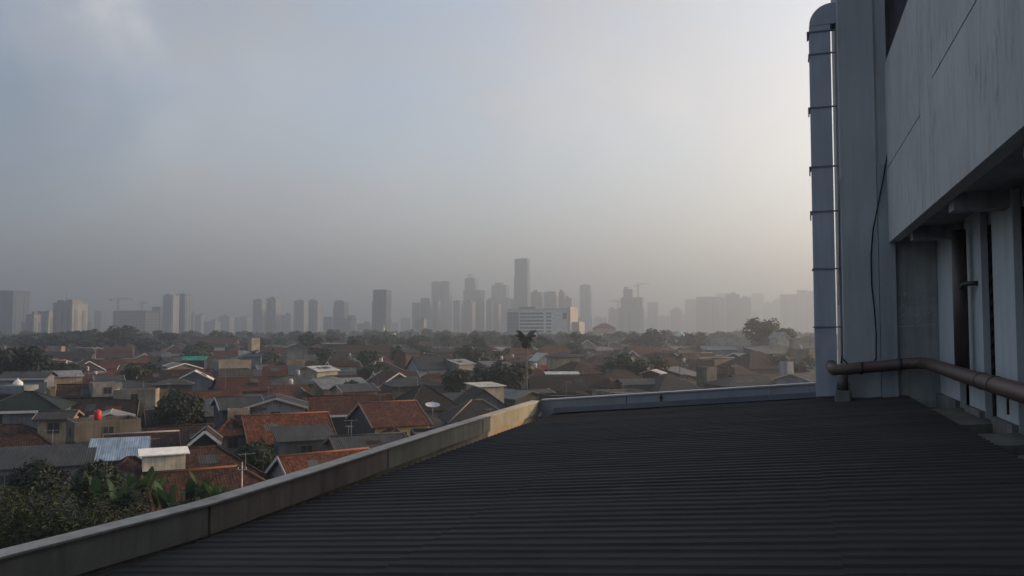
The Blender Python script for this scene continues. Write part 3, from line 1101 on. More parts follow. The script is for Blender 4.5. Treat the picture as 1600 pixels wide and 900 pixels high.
tower(689, 706, 441, 2150, 'tall hazy tower, right of the twin towers, with a warm lit side', 'rib', GW, 0.8, ribs=3, crown=((0.1, 0.7, 439.5),), group='tall twin towers')
tower(726, 746, 437, 2200, 'tall stepped tower with a crowned top under construction', 'grid', GD, 0.7, crown=((0.1, 0.85, 434),), base=((724, 758, 454),))
crane(733, 437, 431, 729, 742, 2190, 'tiny crane standing on the crowned stepped tower')
tower(708, 723, 471, 1800, 'left block of the three lit slab blocks', 'rib', GL, 0.9, ribs=3, crown=((0.3, 0.7, 469),))
tower(722, 744, 473, 1820, 'middle block of the three slab blocks, with a warm lit right side', 'rib', WA, 0.9, ribs=5)
tower(743, 761, 469, 1840, 'right block of the three slab blocks', 'grid', GL, 0.8)
tower(760, 771, 470, 1780, 'pink lit narrow slab in front of the grey stepped tower', 'rib', WA, 1.2, ribs=3)
tower(771, 783, 476, 1760, 'second pink lit slab, lower, beside the white office', 'rib', WA, 1.2, ribs=3)
tower(768, 796, 447, 2200, 'grey stepped tower with wide shoulders left of the highest tower', 'grid', GD, 0.7, crown=((0.2, 0.65, 442),), base=((763, 801, 466),))
tower(804, 828, 407, 1800, 'highest tower of the skyline, dark glass with a slanted top', 'curtain', (0.12, 0.15, 0.19), 0.7, crown=((0.05, 0.95, 404.3, 'curtain'),))
tower(829, 849, 458, 1700, 'grey block close on the right of the highest tower', 'grid', GD, 0.7)
tower(796, 829, 468, 1900, 'warm low block behind the foot of the highest tower', 'rib', WA, 0.7, ribs=6)
tower(850, 873, 458, 1720, 'round shouldered grey block above the white office', 'grid', GL, 0.7, crown=((0.15, 0.85, 455.5),))
tower(871, 884, 458, 1750, 'narrow grey block touching the round shouldered one', 'grid', GD, 0.8, crown=((0.3, 0.7, 453),))
tower(883, 896, 467, 1700, 'lower warm block behind the right end of the white office', 'rib', WA, 0.9, ribs=3)
tower(906, 925, 447, 2200, 'slender lone tower right of the white office', 'grid', GD, 0.7, crown=((0.25, 0.75, 444.5),), base=((904, 928, 496),))
tower(951, 968, 484, 2300, 'faint block behind the stepped tower under construction', 'grid', GL, 0.6)
tower(966, 1009, 482, 1850, 'wide lower half of the stepped tower under construction', 'grid', GD, 0.6, crown=((0.1, 0.95, 465, 'grid'), (0.2, 0.55, 452, 'grid'), (0.24, 0.34, 448)), name='unfinished_tower')
crane(997, 482, 446, 991, 1015, 1830, 'large crane rising over the stepped unfinished tower', 0.12)
crane(966, 482, 472, 970, 952, 1830, 'small crane on the low left side of the stepped unfinished tower', 0.06)
tower(1012, 1029, 473, 2600, 'pale hazy tower behind the dark bushy tree', 'grid', GD, 0.7)
tower(1030, 1048, 494, 2900, 'faint low block among the hazy towers', 'grid', GL, 0.6)
tower(1048, 1066, 486, 2600, 'hazy tower with a rounded stepped top', 'grid', GD, 0.7, crown=((0.12, 0.88, 483), (0.28, 0.72, 480.5)))
tower(1071, 1088, 469, 2700, 'very pale tower left of the square grey block', 'grid', GL, 0.7)
tower(1089, 1121, 465, 2150, 'square grey block with a thin roof rim', 'grid', (0.18, 0.21, 0.24), 0.6)
tower(1119, 1134, 467, 2250, 'pale lit slab touching the square grey block', 'rib', GW, 0.9, ribs=3)
tower(1121, 1150, 459, 3200, 'ghostly wide tower behind the square grey block', 'grid', GL, 0.5)
tower(1135, 1156, 461, 2150, 'dark tower beside its lower twin', 'curtain', GD, 0.7)
tower(1155, 1173, 467, 2180, 'lower twin of the dark tower', 'curtain', GD, 0.7)
tower(1160, 1177, 464, 3100, 'ghostly slab behind the lower twin', 'grid', GL, 0.6)
tower(1176, 1193, 459, 3200, 'ghostly tall tower behind the big dark tree', 'grid', GL, 0.6)
tower(1193, 1209, 476, 2900, 'hazy tower with pyramid top', 'grid', GD, 0.8, crown=((0.2, 0.8, 473.5), (0.4, 0.6, 471)))
tower(1208, 1223, 470, 2900, 'hazy tower with pointed roof beside the pyramid topped one', 'grid', GD, 0.8, crown=((0.2, 0.8, 467.5), (0.4, 0.6, 465.5)))
tower(1221, 1249, 461, 2300, 'wide grey slab left of the last tower by the duct', 'grid', (0.2, 0.22, 0.25), 0.6)
tower(1248, 1282, 456, 2300, 'last grey tower partly hidden by the duct', 'grid', (0.17, 0.19, 0.22), 0.6, crown=((0.0, 0.4, 453.5),))
# low faint blocks along the horizon
for i, (a, b, py, D, lab) in enumerate((
        (-10, 14, 497, 2500, 'faint low block under the blue glass tower'), (131, 150, 503, 2400, 'faint low block right of the cream slab'),
        (610, 626, 505, 2600, 'faint low block right of the lone dark tower'), (625, 645, 498, 2700, 'faint block before the central cluster'),
        (926, 951, 497, 2900, 'faint wide block behind the red roofed villa'), (1008, 1031, 500, 2500, 'faint low block at the foot of the pale hazy tower'),
        (1064, 1073, 492, 2800, 'faint thin block between the hazy towers'), (1172, 1186, 486, 2600, 'faint low block left of the big dark tree'))):
    tower(a, b, py, D, lab, 'grid', GL, 0.6)

# the white office block
D0 = 930
wx, wy = lat_axis(793, 899, D0, 0.45)
x, y = at(846, D0, 20)
t = thing('office_building', 'long white office block with dark window bands below the highest tower', 'office block', (x, y, 0))
H = zpix(484, D0)
MB().box(-wx / 2, wx / 2, -wy / 2, wy / 2, 0, H).build('wall', M['plaster'], t, (0.80, 0.79, 0.77))
fx = lambda px: -wx / 2 + wx * (px - 793) / (896 - 793)
MB().box(fx(793), fx(813), -wy / 2 - 0.4, -wy / 2 - 0.01, 0, H - 2.5).build('glass_end', M['curtain'], t, (0.16, 0.22, 0.28))
for k in range(6):
    z1_ = H - 3.6 - k * 4.0
    for a, b in ((815, 855), (859.5, 868)):
        o = MB().box(fx(a), fx(b), -wy / 2 - 0.06, -wy / 2 + 0.3, z1_ - 2.2, z1_).build('window_band', M['pane'], t)
MB().box(fx(887), fx(893.5), -wy / 2 - 0.06, -wy / 2 + 0.3, H - 11.0, H - 4.0).build('window', M['pane'], t)
MB().box(fx(810), fx(838), -wy * 0.3, wy * 0.2, H + 0.01, H + 3.2).build('roof_block', M['dark'], t, (0.12, 0.13, 0.14))
MB().box(-wx / 2 - 0.4, wx / 2 + 0.4, -wy / 2 - 0.4, wy / 2 + 0.4, H - 0.7, H + 0.9).build('roof_parapet', M['plaster'], t, (0.6, 0.59, 0.56))
MB().box(wx / 2 + 0.02, wx / 2 + 3.2, -wy / 2 - 2, wy / 2, 0, H + 2.4).build('stair_fin', M['plaster'], t, (0.55, 0.50, 0.45))
MB().box(wx / 2 + 3.25, wx / 2 + 11, -wy * 0.3, wy * 0.5, 0, zpix(503, D0)).build('annex', M['plaster'], t, (0.50, 0.47, 0.43))
# ------------------------------------------------------------------ houses
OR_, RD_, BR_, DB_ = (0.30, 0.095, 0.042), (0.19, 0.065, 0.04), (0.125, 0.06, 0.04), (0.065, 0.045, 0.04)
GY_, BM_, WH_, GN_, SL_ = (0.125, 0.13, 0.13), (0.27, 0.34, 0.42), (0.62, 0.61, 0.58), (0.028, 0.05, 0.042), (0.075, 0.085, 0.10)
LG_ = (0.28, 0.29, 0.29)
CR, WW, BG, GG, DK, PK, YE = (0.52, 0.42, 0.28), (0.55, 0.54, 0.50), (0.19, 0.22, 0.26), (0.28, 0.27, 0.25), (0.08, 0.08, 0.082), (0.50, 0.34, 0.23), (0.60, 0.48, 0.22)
RK, WK = 0.41, 0.36      # scale roof and wall colours of this quarter darker
FOOT = []          # (x, y, radius) of what already stands
MARKS = []         # (px, py, D, half width px, visible height px, short name)
HOUSES = []


def slab(mb, quad, th):
    """roof slope: a quad (or triangle) thickened downwards"""
    n = len(quad)
    lo = [(x, y, z - th) for x, y, z in quad]
    fs = [tuple(range(n)), tuple(reversed(range(n, 2 * n)))]
    for i in range(n):
        j = (i + 1) % n
        fs.append((j, i, n + i, n + j))
    mb.add(list(quad) + lo, fs)


def window(parent, ax, a, b, z0, z1, off, frame=(0.13, 0.12, 0.105)):
    """window on a wall plane: ax 'f' front y=off, 'l' left x=off, 'r' right x=off"""
    def bx(mb, u0, u1, w0, w1, d0, d1):
        if ax == 'f':
            mb.box(u0, u1, off - d1, off - d0, w0, w1)
        elif ax == 'l':
            mb.box(off - d1, off - d0, u0, u1, w0, w1)
        else:
            mb.box(off + d0, off + d1, u0, u1, w0, w1)
    m = MB()
    t = 0.07
    bx(m, a, b, z0, z0 + t, 0.003, 0.05)
    bx(m, a, b, z1 - t, z1, 0.003, 0.05)
    bx(m, a, a + t, z0 + t, z1 - t, 0.003, 0.05)
    bx(m, b - t, b, z0 + t, z1 - t, 0.003, 0.05)
    bx(m, (a + b) / 2 - 0.03, (a + b) / 2 + 0.03, z0 + t, z1 - t, 0.003, 0.04)
    f = m.build('window', M['trim'], parent, frame)
    p = MB()
    bx(p, a + t, b - t, z0 + t, z1 - t, 0.003, 0.02)
    p.build('pane', M['pane'], f)


def house(px, py, zr, L, W, rot, kind, mat, rcol, wcol, label, short=None, D=None, det=None, pitch=None, cap=None, oh=0.45, front=None, name=None, cat='house', group=None, z0=0.0, board=None):
    if D is None:
        D = (CAMZ - zr) * F / (py - 515) if abs(py - 515) > 0.5 else 300
    x, y = at(px, D, zr)
    if name is None:
        name = {'tile': 'tiled_house', 'sheet': 'sheet_roof_house', 'flat': 'flat_roof_house'}['flat' if kind == 'flat' else mat]
    t = thing(name, label, cat, (x, y, z0), YAW + R(rot), group)
    zr = zr - z0
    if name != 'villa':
        lit = any(k in label for k in ('white', 'cream', 'pale', 'sunlit', 'yellow', 'pink', 'turquoise', 'beige', 'sandy'))  # brighter colours for pale-named houses, with sunlight painted into the sunlit ones
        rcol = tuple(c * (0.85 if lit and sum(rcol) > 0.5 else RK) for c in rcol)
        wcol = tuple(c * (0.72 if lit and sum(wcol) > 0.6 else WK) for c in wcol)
    cap = tuple(c * 0.62 for c in cap) if cap else None
    near = (D < 125) if det is None else det
    p = R(pitch if pitch is not None else (31 if mat == 'tile' else 17))
    hw, hl = W / 2, L / 2
    w = MB()
    r = MB()
    th = 0.14
    if kind in ('gable', 'hip', 'shed'):
        if kind == 'shed':
            p = R(pitch if pitch is not None else 12)
            ze, zh = zr - W * math.tan(p), zr
        else:
            ze = max(zr - hw * math.tan(p), 1.9)
            if ze + hw * math.tan(p) > zr + 0.01:
                p = math.atan((zr - ze) / hw)
        tp = math.tan(p)
    if kind == 'gable':
        w.box(-hl, hl, -hw, hw, 0, ze - 0.16)
        for s in (-1, 1):
            w.prism([(s * hl, -hw, ze - 0.158), (s * hl, hw, ze - 0.158), (s * hl, 0, zr - 0.17)], (-s * 0.15, 0, 0))
        e = ze - oh * tp
        slab(r, [(-hl - oh, -hw - oh, e), (hl + oh, -hw - oh, e), (hl + oh, 0, zr), (-hl - oh, 0, zr)], th)
        slab(r, [(hl + oh, hw + oh, e), (-hl - oh, hw + oh, e), (-hl - oh, 0, zr), (hl + oh, 0, zr)], th)
        capl = [((-hl - oh, 0, zr + 0.03), (hl + oh, 0, zr + 0.03))]
        verge = [((s * (hl + oh), q * (hw + oh), e), (s * (hl + oh), 0, zr)) for s in (-1, 1) for q in (-1, 1)]
    elif kind == 'hip':
        w.box(-hl, hl, -hw, hw, 0, ze - 0.16)
        e = ze - oh * tp
        X, Y = hl + oh, hw + oh
        rl = max(hl - hw * 0.9, 0.25)
        A, B = (-rl, 0, zr), (rl, 0, zr)
        slab(r, [(-X, -Y, e), (X, -Y, e), B, A], th)
        slab(r, [(X, Y, e), (-X, Y, e), A, B], th)
        slab(r, [(X, -Y, e), (X, Y, e), B], th)
        slab(r, [(-X, Y, e), (-X, -Y, e), A], th)
        capl = [(A, B)] + [((sx * X, sy * Y, e + 0.02), (sx * rl, 0, zr + 0.02)) for sx in (-1, 1) for sy in (-1, 1)]
        verge = []
    elif kind == 'shed':
        w.add([(-hl, -hw, 0), (hl, -hw, 0), (hl, hw, 0), (-hl, hw, 0), (-hl, -hw, ze - 0.16), (hl, -hw, ze - 0.16), (hl, hw, zh - 0.16), (-hl, hw, zh - 0.16)],
              [(3, 2, 1, 0), (4, 5, 6, 7), (0, 1, 5, 4), (1, 2, 6, 5), (2, 3, 7, 6), (3, 0, 4, 7)])
        o_ = oh * 0.7
        slab(r, [(-hl - o_, -hw - o_, ze - o_ * tp), (hl + o_, -hw - o_, ze - o_ * tp), (hl + o_, hw + o_, zh + o_ * tp), (-hl - o_, hw + o_, zh + o_ * tp)], 0.08)
        capl, verge = [], []
    else:
        ze = zr
        q = 0.18
        w.box(-hl, hl, -hw, hw, 0, zr - 0.5)
        w.box(-hl, hl, -hw, -hw + q, zr - 0.498, zr)
        w.box(-hl, hl, hw - q, hw, zr - 0.498, zr)
        w.box(-hl, -hl + q, -hw + q + 0.002, hw - q - 0.002, zr - 0.498, zr)
        w.box(hl - q, hl, -hw + q + 0.002, hw - q - 0.002, zr - 0.498, zr)
        r.box(-hl + q + 0.003, hl - q - 0.003, -hw + q + 0.003, hw - q - 0.003, zr - 0.496, zr - 0.40)
        capl, verge = [], []
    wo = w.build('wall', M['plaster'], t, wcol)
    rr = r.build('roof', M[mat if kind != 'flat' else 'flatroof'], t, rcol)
    if capl and (near or cap):
        c = MB()
        for a, b in capl:
            c.tube([a, b], 0.11, 6)
        c.build('ridge_cap', M['trim'] if cap else M['tile' if mat == 'tile' else 'trim'], rr, cap or tuple(min(1, k * 1.15) for k in rcol))
    if verge and (near or board):
        for q in (0, 2):
            c = MB()
            for a, b in verge[q:q + 2]:
                A_, B_ = Vector(a), Vector(b)
                c.bar(A_ + Vector((0, 0, -0.05)), B_ + Vector((0, 0, -0.05)), 0.05, 0.26)
            c.build('barge_board', M['trim'], rr, board or (0.2, 0.16, 0.13))
    if front and kind in ('gable', 'hip'):
        c = MB()
        e = ze - oh * tp
        c.box(-hl - oh, hl + oh, -hw - oh - 0.05, -hw - oh - 0.005, e - 0.28, e + 0.02)
        c.build('eaves_board', M['trim'], rr, front)
    if near and ze > 2.2:
        n = max(1, int(L / 3.4))
        zt_ = min(ze - 0.5, 9)
        fl = [zt_] + ([zt_ - 2.9] if zt_ > 5.4 else [])
        for zz in fl:
            for k in range(n):
                c0 = -hl + L * (k + 0.5) / n
                ww_ = random.uniform(0.4, 0.65)
                window(t, 'f', c0 - ww_, c0 + ww_, zz - random.uniform(1.0, 1.3), zz - 0.05, -hw)
        for ax, off in (('l', -hl), ('r', hl)):
            if W > 3.5:
                window(t, ax, -0.6, 0.6, zt_ - 1.2, zt_ - 0.1, off)
    rx = random.Random(int(px * 13 + D * 7))
    if name not in ('rooftop_hut', 'villa', 'water_tower', 'stair_tower'):
        # lean-to built on to a wall, patched roof, aerial
        for s_ in (-1, 1):
            if rx.random() < 0.5:
                an = MB()
                w_ = rx.uniform(1.2, 2.0)
                y0, y1 = -hw * rx.uniform(0.3, 0.95), hw * rx.uniform(0.2, 0.9)
                h1 = min(ze - 0.3, rx.uniform(2.5, 3.4))
                an.box(min(s_ * (hl + 0.003), s_ * (hl + w_)), max(s_ * (hl + 0.003), s_ * (hl + w_)), y0, y1, 0, h1 - 0.5)
                an.build('annex', M['plaster'], t, (0.5, 0.48, 0.43) if rx.random() < 0.22 else tuple(k * rx.uniform(0.7, 1.2) for k in wcol))
                ar_ = MB()
                A = s_ * (hl + 0.01)
                B = s_ * (hl + w_ + 0.35)
                slab(ar_, [(A, y0 - 0.2, h1), (B, y0 - 0.2, h1 - 0.45), (B, y1 + 0.2, h1 - 0.45), (A, y1 + 0.2, h1)], 0.06)
                ar_.build('annex_roof', M['sheet'], t, tuple(k * RK for k in rx.choice((GY_, SL_, (0.3, 0.3, 0.3), (0.14, 0.07, 0.05), (0.5, 0.5, 0.48)))))
        if kind in ('gable', 'hip') and D < 260 and rx.random() < 0.45:
            for _ in range(rx.randint(1, 3)):
                u_ = rx.uniform(-0.55, 0.55) * hl
                f_ = rx.uniform(0.25, 0.6)
                a_, b_ = rx.uniform(0.4, 1.1), rx.uniform(0.5, 0.9)
                yy_ = -hw * f_
                zz_ = zr - hw * f_ * tp + 0.02
                pm = MB()
                slab(pm, [(u_ - a_, yy_ - b_, zz_ - b_ * tp), (u_ + a_, yy_ - b_, zz_ - b_ * tp), (u_ + a_, yy_ + b_ * 0.4, zz_ + b_ * 0.4 * tp), (u_ - a_, yy_ + b_ * 0.4, zz_ + b_ * 0.4 * tp)], 0.015)
                pm.build('roof_patch', M['sheet'], rr, tuple(k * RK for k in rx.choice((GY_, (0.22, 0.22, 0.22), (0.12, 0.06, 0.045), (0.24, 0.1, 0.06), DB_))))
        if rx.random() < 0.35 and D < 330:
            am_ = MB()
            hx, hy = rx.uniform(-0.6, 0.6) * hl, rx.uniform(-0.2, 0.4) * hw
            ha = rx.uniform(0.9, 1.9)
            am_.tube([(hx, hy, zr - 1.2), (hx, hy, zr + ha)], 0.022, 5)
            dx_ = rx.uniform(0.4, 0.7)
            for q in range(4):
                l_ = 0.5 - 0.08 * q
                am_.bar((hx - dx_ + q * 0.35, hy - l_, zr + ha - 0.1), (hx - dx_ + q * 0.35, hy + l_, zr + ha - 0.1), 0.022)
            am_.bar((hx - dx_ - 0.1, hy, zr + ha - 0.1), (hx - dx_ + 1.2, hy, zr + ha - 0.1), 0.022)
            am_.build('aerial', M['metal'], t, (0.22, 0.22, 0.23))
    FOOT.append((x, y, 0.5 * math.sqrt(L * W) + 0.6))
    pr = proj((x, y, zr + z0))
    HOUSES.append(t)
    if short:
        MARKS.append((pr[0], pr[1], D, short))
    t['_d'] = D
    t['_b'] = (pr[0] - 0.55 * L / D * F, pr[0] + 0.55 * L / D * F, pr[1], pr[1] + (hw * 1.2 * 0.5 + 1.2) / D * F)
    return t


H_ = house
# near rows, lower left
H_(18, 662, 5.6, 10, 9, 28, 'hip', 'tile', (0.16, 0.07, 0.04), GG, 'brown hip roofed house cut by the left picture edge above the bamboo', 'the cut off brown house')
H_(60, 702, 5.2, 8.5, 6, 24, 'shed', 'sheet', (0.10, 0.105, 0.11), BG, 'low lean-to with grey sheet roof and pale wall behind the bamboo', 'the low grey lean-to', pitch=9)
H_(108, 690, 5.0, 7, 7, 26, 'hip', 'tile', DB_, GG, 'dark brown tiled house just left of the blue sheet roof', 'the dark brown house by the blue roof')
H_(186, 688, 5.5, 4.6, 4.2, 22, 'shed', 'sheet', (0.30, 0.40, 0.52), DK, 'lean-to with a pale blue metal sheet roof sloping to the viewer', 'the pale blue sheet roof', pitch=17)
H_(205, 712, 5.3, 6, 8, 30, 'hip', 'tile', (0.15, 0.065, 0.045), GG, 'brown tiled roof directly below the pale blue sheet roof')
H_(302, 698, 5.6, 12, 9, 30, 'hip', 'tile', (0.155, 0.065, 0.042), GG, 'long brown tiled house carrying the cream rooftop hut', 'the long brown roof')
H_(309, 731, 5.6, 12.5, 7.4, 32, 'hip', 'tile', (0.18, 0.075, 0.045), GG, 'mottled brown tiled house behind the banana plants and the white pole', 'the mottled brown roof', cap=(0.30, 0.13, 0.06))
H_(256, 701, 6.1, 3.2, 2.2, 26, 'shed', 'trim', (1.0, 0.98, 0.9), (1.0, 0.92, 0.75), 'small cream hut with thin white roof sitting on a brown tiled roof', 'the cream rooftop hut', pitch=4, name='rooftop_hut', cat='hut', z0=4.6, det=False)
H_(222, 675, 5.4, 6.2, 7, 26, 'gable', 'tile', (0.13, 0.06, 0.042), GG, 'brown tiled house with a chalky white ridge line behind the blue roof', 'the white ridged house', cap=(0.55, 0.52, 0.48))
H_(278, 664, 5.4, 6.5, 8, 24, 'gable', 'tile', (0.10, 0.052, 0.04), DK, 'dark rusty tiled house behind the small white chevron gable')
H_(162, 653, 6.7, 6.2, 4.6, 38, 'flat', 'tile', GG, (0.40, 0.36, 0.29), 'bare concrete house with flat roof under the red water tank', 'the concrete house with the red tank')
H_(174, 641, 6.6, 3, 4, 112, 'gable', 'sheet', LG_, WW, 'tiny white gabled house behind the concrete flat roofed one', board=(0.6, 0.58, 0.55))
H_(44, 611, 8.4, 8.2, 8, 18, 'hip', 'sheet', GN_, BG, 'two storey house with dark green hip roof and white eaves', 'the dark green roof', front=(0.62, 0.60, 0.56), pitch=24)
H_(92, 641, 6.9, 3.2, 3.6, 14, 'gable', 'sheet', GY_, CR, 'narrow cream house with small dark windows in front of the green roof', 'the narrow cream house')
H_(121, 600, 8.1, 4.4, 6, 26, 'gable', 'tile', (0.14, 0.06, 0.045), PK, 'reddish brown house with a sunlit pink gable beside the grey box', 'the pink gabled house', board=(0.5, 0.3, 0.2))
H_(165, 597, 8.4, 3.8, 3.4, 36, 'flat', 'tile', GG, (0.33, 0.33, 0.31), 'grey box shaped two storey house with flat roof beside the pink gable', 'the grey box house')
H_(148, 621, 7.0, 10, 7, 20, 'gable', 'tile', DB_, DK, 'long dark roofed house in front of the pale concrete wall', 'the long dark roof')
H_(214, 607, 8.0, 5.2, 3, 14, 'flat', 'tile', GG, (0.42, 0.37, 0.29), 'pale bare concrete block house beside the dense dark tree', 'the pale concrete block')
H_(372, 619, 7.8, 4.6, 7, 28, 'gable', 'sheet', GY_, (0.24, 0.28, 0.33), 'blue grey house with a plain gable and grey sheet roof right of the dense tree', 'the blue grey gable', board=(0.42, 0.44, 0.46))
H_(432, 618, 7.8, 6, 6.8, 104, 'gable', 'sheet', SL_, (0.30, 0.33, 0.36), 'dark roofed house showing a broad shadowed gable with pale edge', 'the broad dark gable', board=(0.45, 0.42, 0.38))
H_(447, 646, 6.4, 8.8, 8, 27, 'gable', 'tile', (0.34, 0.105, 0.045), (0.11, 0.12, 0.13), 'long bright orange tiled house with a dark grey gable', 'the long orange roof', cap=(0.40, 0.16, 0.08))
H_(474, 668, 6.0, 5.2, 4, 24, 'shed', 'sheet', GY_, (0.33, 0.34, 0.34), 'grey sheet roofed shed in front of the long orange roof', 'the grey shed', pitch=12)
H_(362, 654, 6.1, 3, 4, 24, 'hip', 'tile', OR_, GG, 'little orange hip roof under the cream upper room', 'the little orange hip roof')
H_(373, 638, 6.8, 2.4, 2.2, 20, 'flat', 'tile', GG, (0.52, 0.42, 0.30), 'cream upper room above the little orange hip roof')
H_(322, 668, 5.9, 4, 2.2, 108, 'gable', 'tile', DB_, DK, 'dark little house with a bright white chevron gable', 'the white chevron gable', board=(0.70, 0.67, 0.62), pitch=40)
H_(507, 705, 5.2, 7.6, 8, 36, 'gable', 'tile', (0.33, 0.11, 0.05), (0.40, 0.42, 0.45), 'orange tiled house with pale grey gable half hidden by the parapet', 'the parapet orange roof', cap=(0.40, 0.17, 0.09), board=(0.6, 0.58, 0.55))
H_(573, 678, 5.8, 6.4, 6.5, 24, 'gable', 'sheet', GY_, (0.42, 0.36, 0.35), 'weathered grey asbestos roofed house with orange eaves board', 'the asbestos roof', front=(0.34, 0.13, 0.06))
zh = H_(606, 627, 7.0, 6.6, 10.5, 27, 'gable', 'tile', (0.23, 0.072, 0.042), (0.16, 0.18, 0.21), 'big red tiled house with slate blue gable and yellow front wall', 'the big red roof', pitch=23, det=False, cap=(0.33, 0.14, 0.08), board=(0.34, 0.26, 0.2))
fw = MB().box(-3.3, 3.3, -5.30, -5.255, 0, 4.45)
fw.build('front_wall', M['plaster'], zh, (0.62, 0.50, 0.22))
for k in range(6):
    window(zh, 'f', -2.9 + k * 0.98, -2.3 + k * 0.98, 3.3, 3.85, -5.301)
MB().box(3.3, 3.42, -5.5, -5.38, 0, 4.4).build('drain_spout', M['trim'], zh, (0.6, 0.6, 0.6))
H_(546, 617, 6.5, 11.6, 7, 22, 'gable', 'tile', RD_, (0.10, 0.10, 0.105), 'long dull red roof with white eaves behind the big red roof', 'the long dull red roof', front=(0.55, 0.53, 0.5))
ab = H_(662, 601, 7.8, 8, 10, 25, 'hip', 'tile', DB_, GG, 'large dark brown roof carrying the white satellite dish', 'the dish roof')
H_(745, 624, 6.4, 8.6, 8, 14, 'hip', 'sheet', (0.075, 0.062, 0.058), (0.36, 0.38, 0.40), 'dark ribbed roof with pale hip edge beside the parapet corner', 'the dark ribbed roof', cap=(0.36, 0.28, 0.22), pitch=30)
H_(748, 605, 7.1, 8, 6.4, 104, 'gable', 'tile', (0.085, 0.06, 0.052), (0.44, 0.46, 0.50), 'brown roofed house with a stained whitish gable wall', 'the whitish gable', pitch=36)
H_(758, 598, 7.5, 4.6, 4, 34, 'shed', 'sheet', (0.6, 0.58, 0.52), (0.52, 0.48, 0.40), 'cream box of a house with thin pale slanted roof', 'the cream box house', pitch=5)
H_(553, 599, 7.05, 5.6, 6, 32, 'gable', 'sheet', (0.13, 0.145, 0.135), CR, 'grey green sheet roofed house with cream side and pale pipe', 'the grey green roof', board=(0.5, 0.47, 0.42))
H_(645, 587, 7.5, 9, 9, 20, 'hip', 'sheet', (0.115, 0.115, 0.11), GG, 'broad grey hipped house left of the three dark trees', 'the broad grey hip')
H_(667, 556, 9.5, 7, 8, 30, 'gable', 'sheet', SL_, (0.36, 0.40, 0.46), 'tall house with pale blue arched gable in the middle rows', 'the pale blue gable', pitch=35)
H_(712, 561, 8.6, 7, 6.5, 60, 'gable', 'sheet', LG_, GG, 'light grey warehouse roof right of the pale blue gable', 'the light grey warehouse')
H_(636, 545, 10.3, 5, 6, 42, 'gable', 'sheet', SL_, (0.42, 0.25, 0.15), 'tall orange walled house with slate gable', 'the orange walled house')
H_(865, 539, 9.75, 17, 12, 8, 'hip', 'tile', OR_, CR, 'wide orange tiled hall behind the palm', 'the wide orange hall')
H_(811, 543, 9.8, 6, 6, 14, 'gable', 'tile', OR_, CR, 'small orange house with cream wall left of the palm crown')
am = H_(846, 551, 9.5, 5, 4.8, 112, 'gable', 'sheet', WH_, (0.66, 0.64, 0.60), 'white gabled shop with a red board beside the palm', 'the white shop gable', board=(0.6, 0.55, 0.42), pitch=38, name='gabled_shop', cat='shop')
MB().box(-2.56, -2.52, -1.5, 1.5, 4.9, 6.1).build('sign_board', M['trim'], am, (0.42, 0.06, 0.05))
H_(880, 549, 10.2, 6.5, 8, 16, 'hip', 'sheet', SL_, CR, 'slate blue hip roof right of the white shop gable', 'the slate blue hip')
H_(885, 587, 6.6, 14.5, 8, 3, 'gable', 'tile', (0.085, 0.05, 0.043), (0.10, 0.09, 0.088), 'very long dark brown barn like house right of the palm trunk', 'the long barn')
H_(878, 581, 6.9, 6.8, 3, 4, 'shed', 'sheet', WH_, WW, 'flat white canopy roof above the long dark barn', 'the white canopy', pitch=6)
H_(1045, 583, 7.95, 10, 10, 20, 'hip', 'sheet', (0.06, 0.052, 0.05), GG, 'dark pyramid roofed house behind the far verge', 'the dark pyramid roof', pitch=30)
H_(1180, 549, 10.2, 15, 13, 24, 'hip', 'tile', (0.095, 0.055, 0.048), GG, 'large brown hip roofed house left of the duct', 'the large brown hip')
ar = H_(1147, 567, 8.2, 7, 7.5, 30, 'hip', 'tile', (0.17, 0.065, 0.045), GG, 'reddish lower wing in front of the large brown hip roof', 'the reddish wing')
H_(1165, 587, 7.5, 12, 9, 14, 'hip', 'sheet', (0.055, 0.062, 0.058), GG, 'dark greenish hip roof close behind the verge', 'the dark greenish hip')
H_(1104, 573, 8.9, 2.8, 2.6, 34, 'flat', 'tile', GG, (0.42, 0.40, 0.37), 'narrow concrete stair tower with flat top behind the verge', 'the narrow stair tower', det=False, name='stair_tower')
H_(1252, 582, 8.3, 6, 7, 40, 'gable', 'sheet', (0.13, 0.10, 0.085), (0.36, 0.37, 0.38), 'brown roofed house with pale gable against the duct', 'the house by the duct', board=(0.5, 0.42, 0.32))
H_(1229, 565, 9.1, 2.0, 2.0, 30, 'flat', 'tile', LG_, (0.50, 0.52, 0.55), 'white square water tower above the house by the duct', det=False, name='water_tower', cat='tower')
H_(1147, 528, 11.7, 23, 8, 4, 'flat', 'tile', GG, (0.42, 0.41, 0.38), 'long low white building with flat roof below the big right tree', 'the long white building')
H_(1120, 541, 9.2, 14, 8, 10, 'gable', 'sheet', (0.12, 0.17, 0.25), GG, 'wide blue sheet roofed building below the long white one', 'the wide blue roof')
H_(1203, 519, 14.8, 13, 12, 42, 'gable', 'sheet', SL_, (0.30, 0.33, 0.35), 'tall steep grey roofed house near the duct', 'the steep grey roof', D=380, pitch=34)
H_(1217, 518, 15.1, 6, 5, 108, 'gable', 'sheet', LG_, WW, 'white pointed gable on the skyline of roofs near the duct', D=335, pitch=42, board=(0.6, 0.58, 0.55))
H_(1254, 528, 12.3, 13, 8, 6, 'flat', 'tile', GG, (0.40, 0.36, 0.31), 'beige concrete building with flat roof touching the duct outline', 'the beige concrete building')
H_(336, 527, 11.5, 26, 12, 6, 'gable', 'tile', RD_, GG, 'very long red roofed hall under the far blocks', 'the long red hall')
H_(304, 557, 8.4, 6, 3.5, 8, 'shed', 'sheet', (0.02, 0.30, 0.22), (0.10, 0.12, 0.16), 'bright turquoise green awning roof over a dark blue wall', 'the turquoise awning', pitch=14)
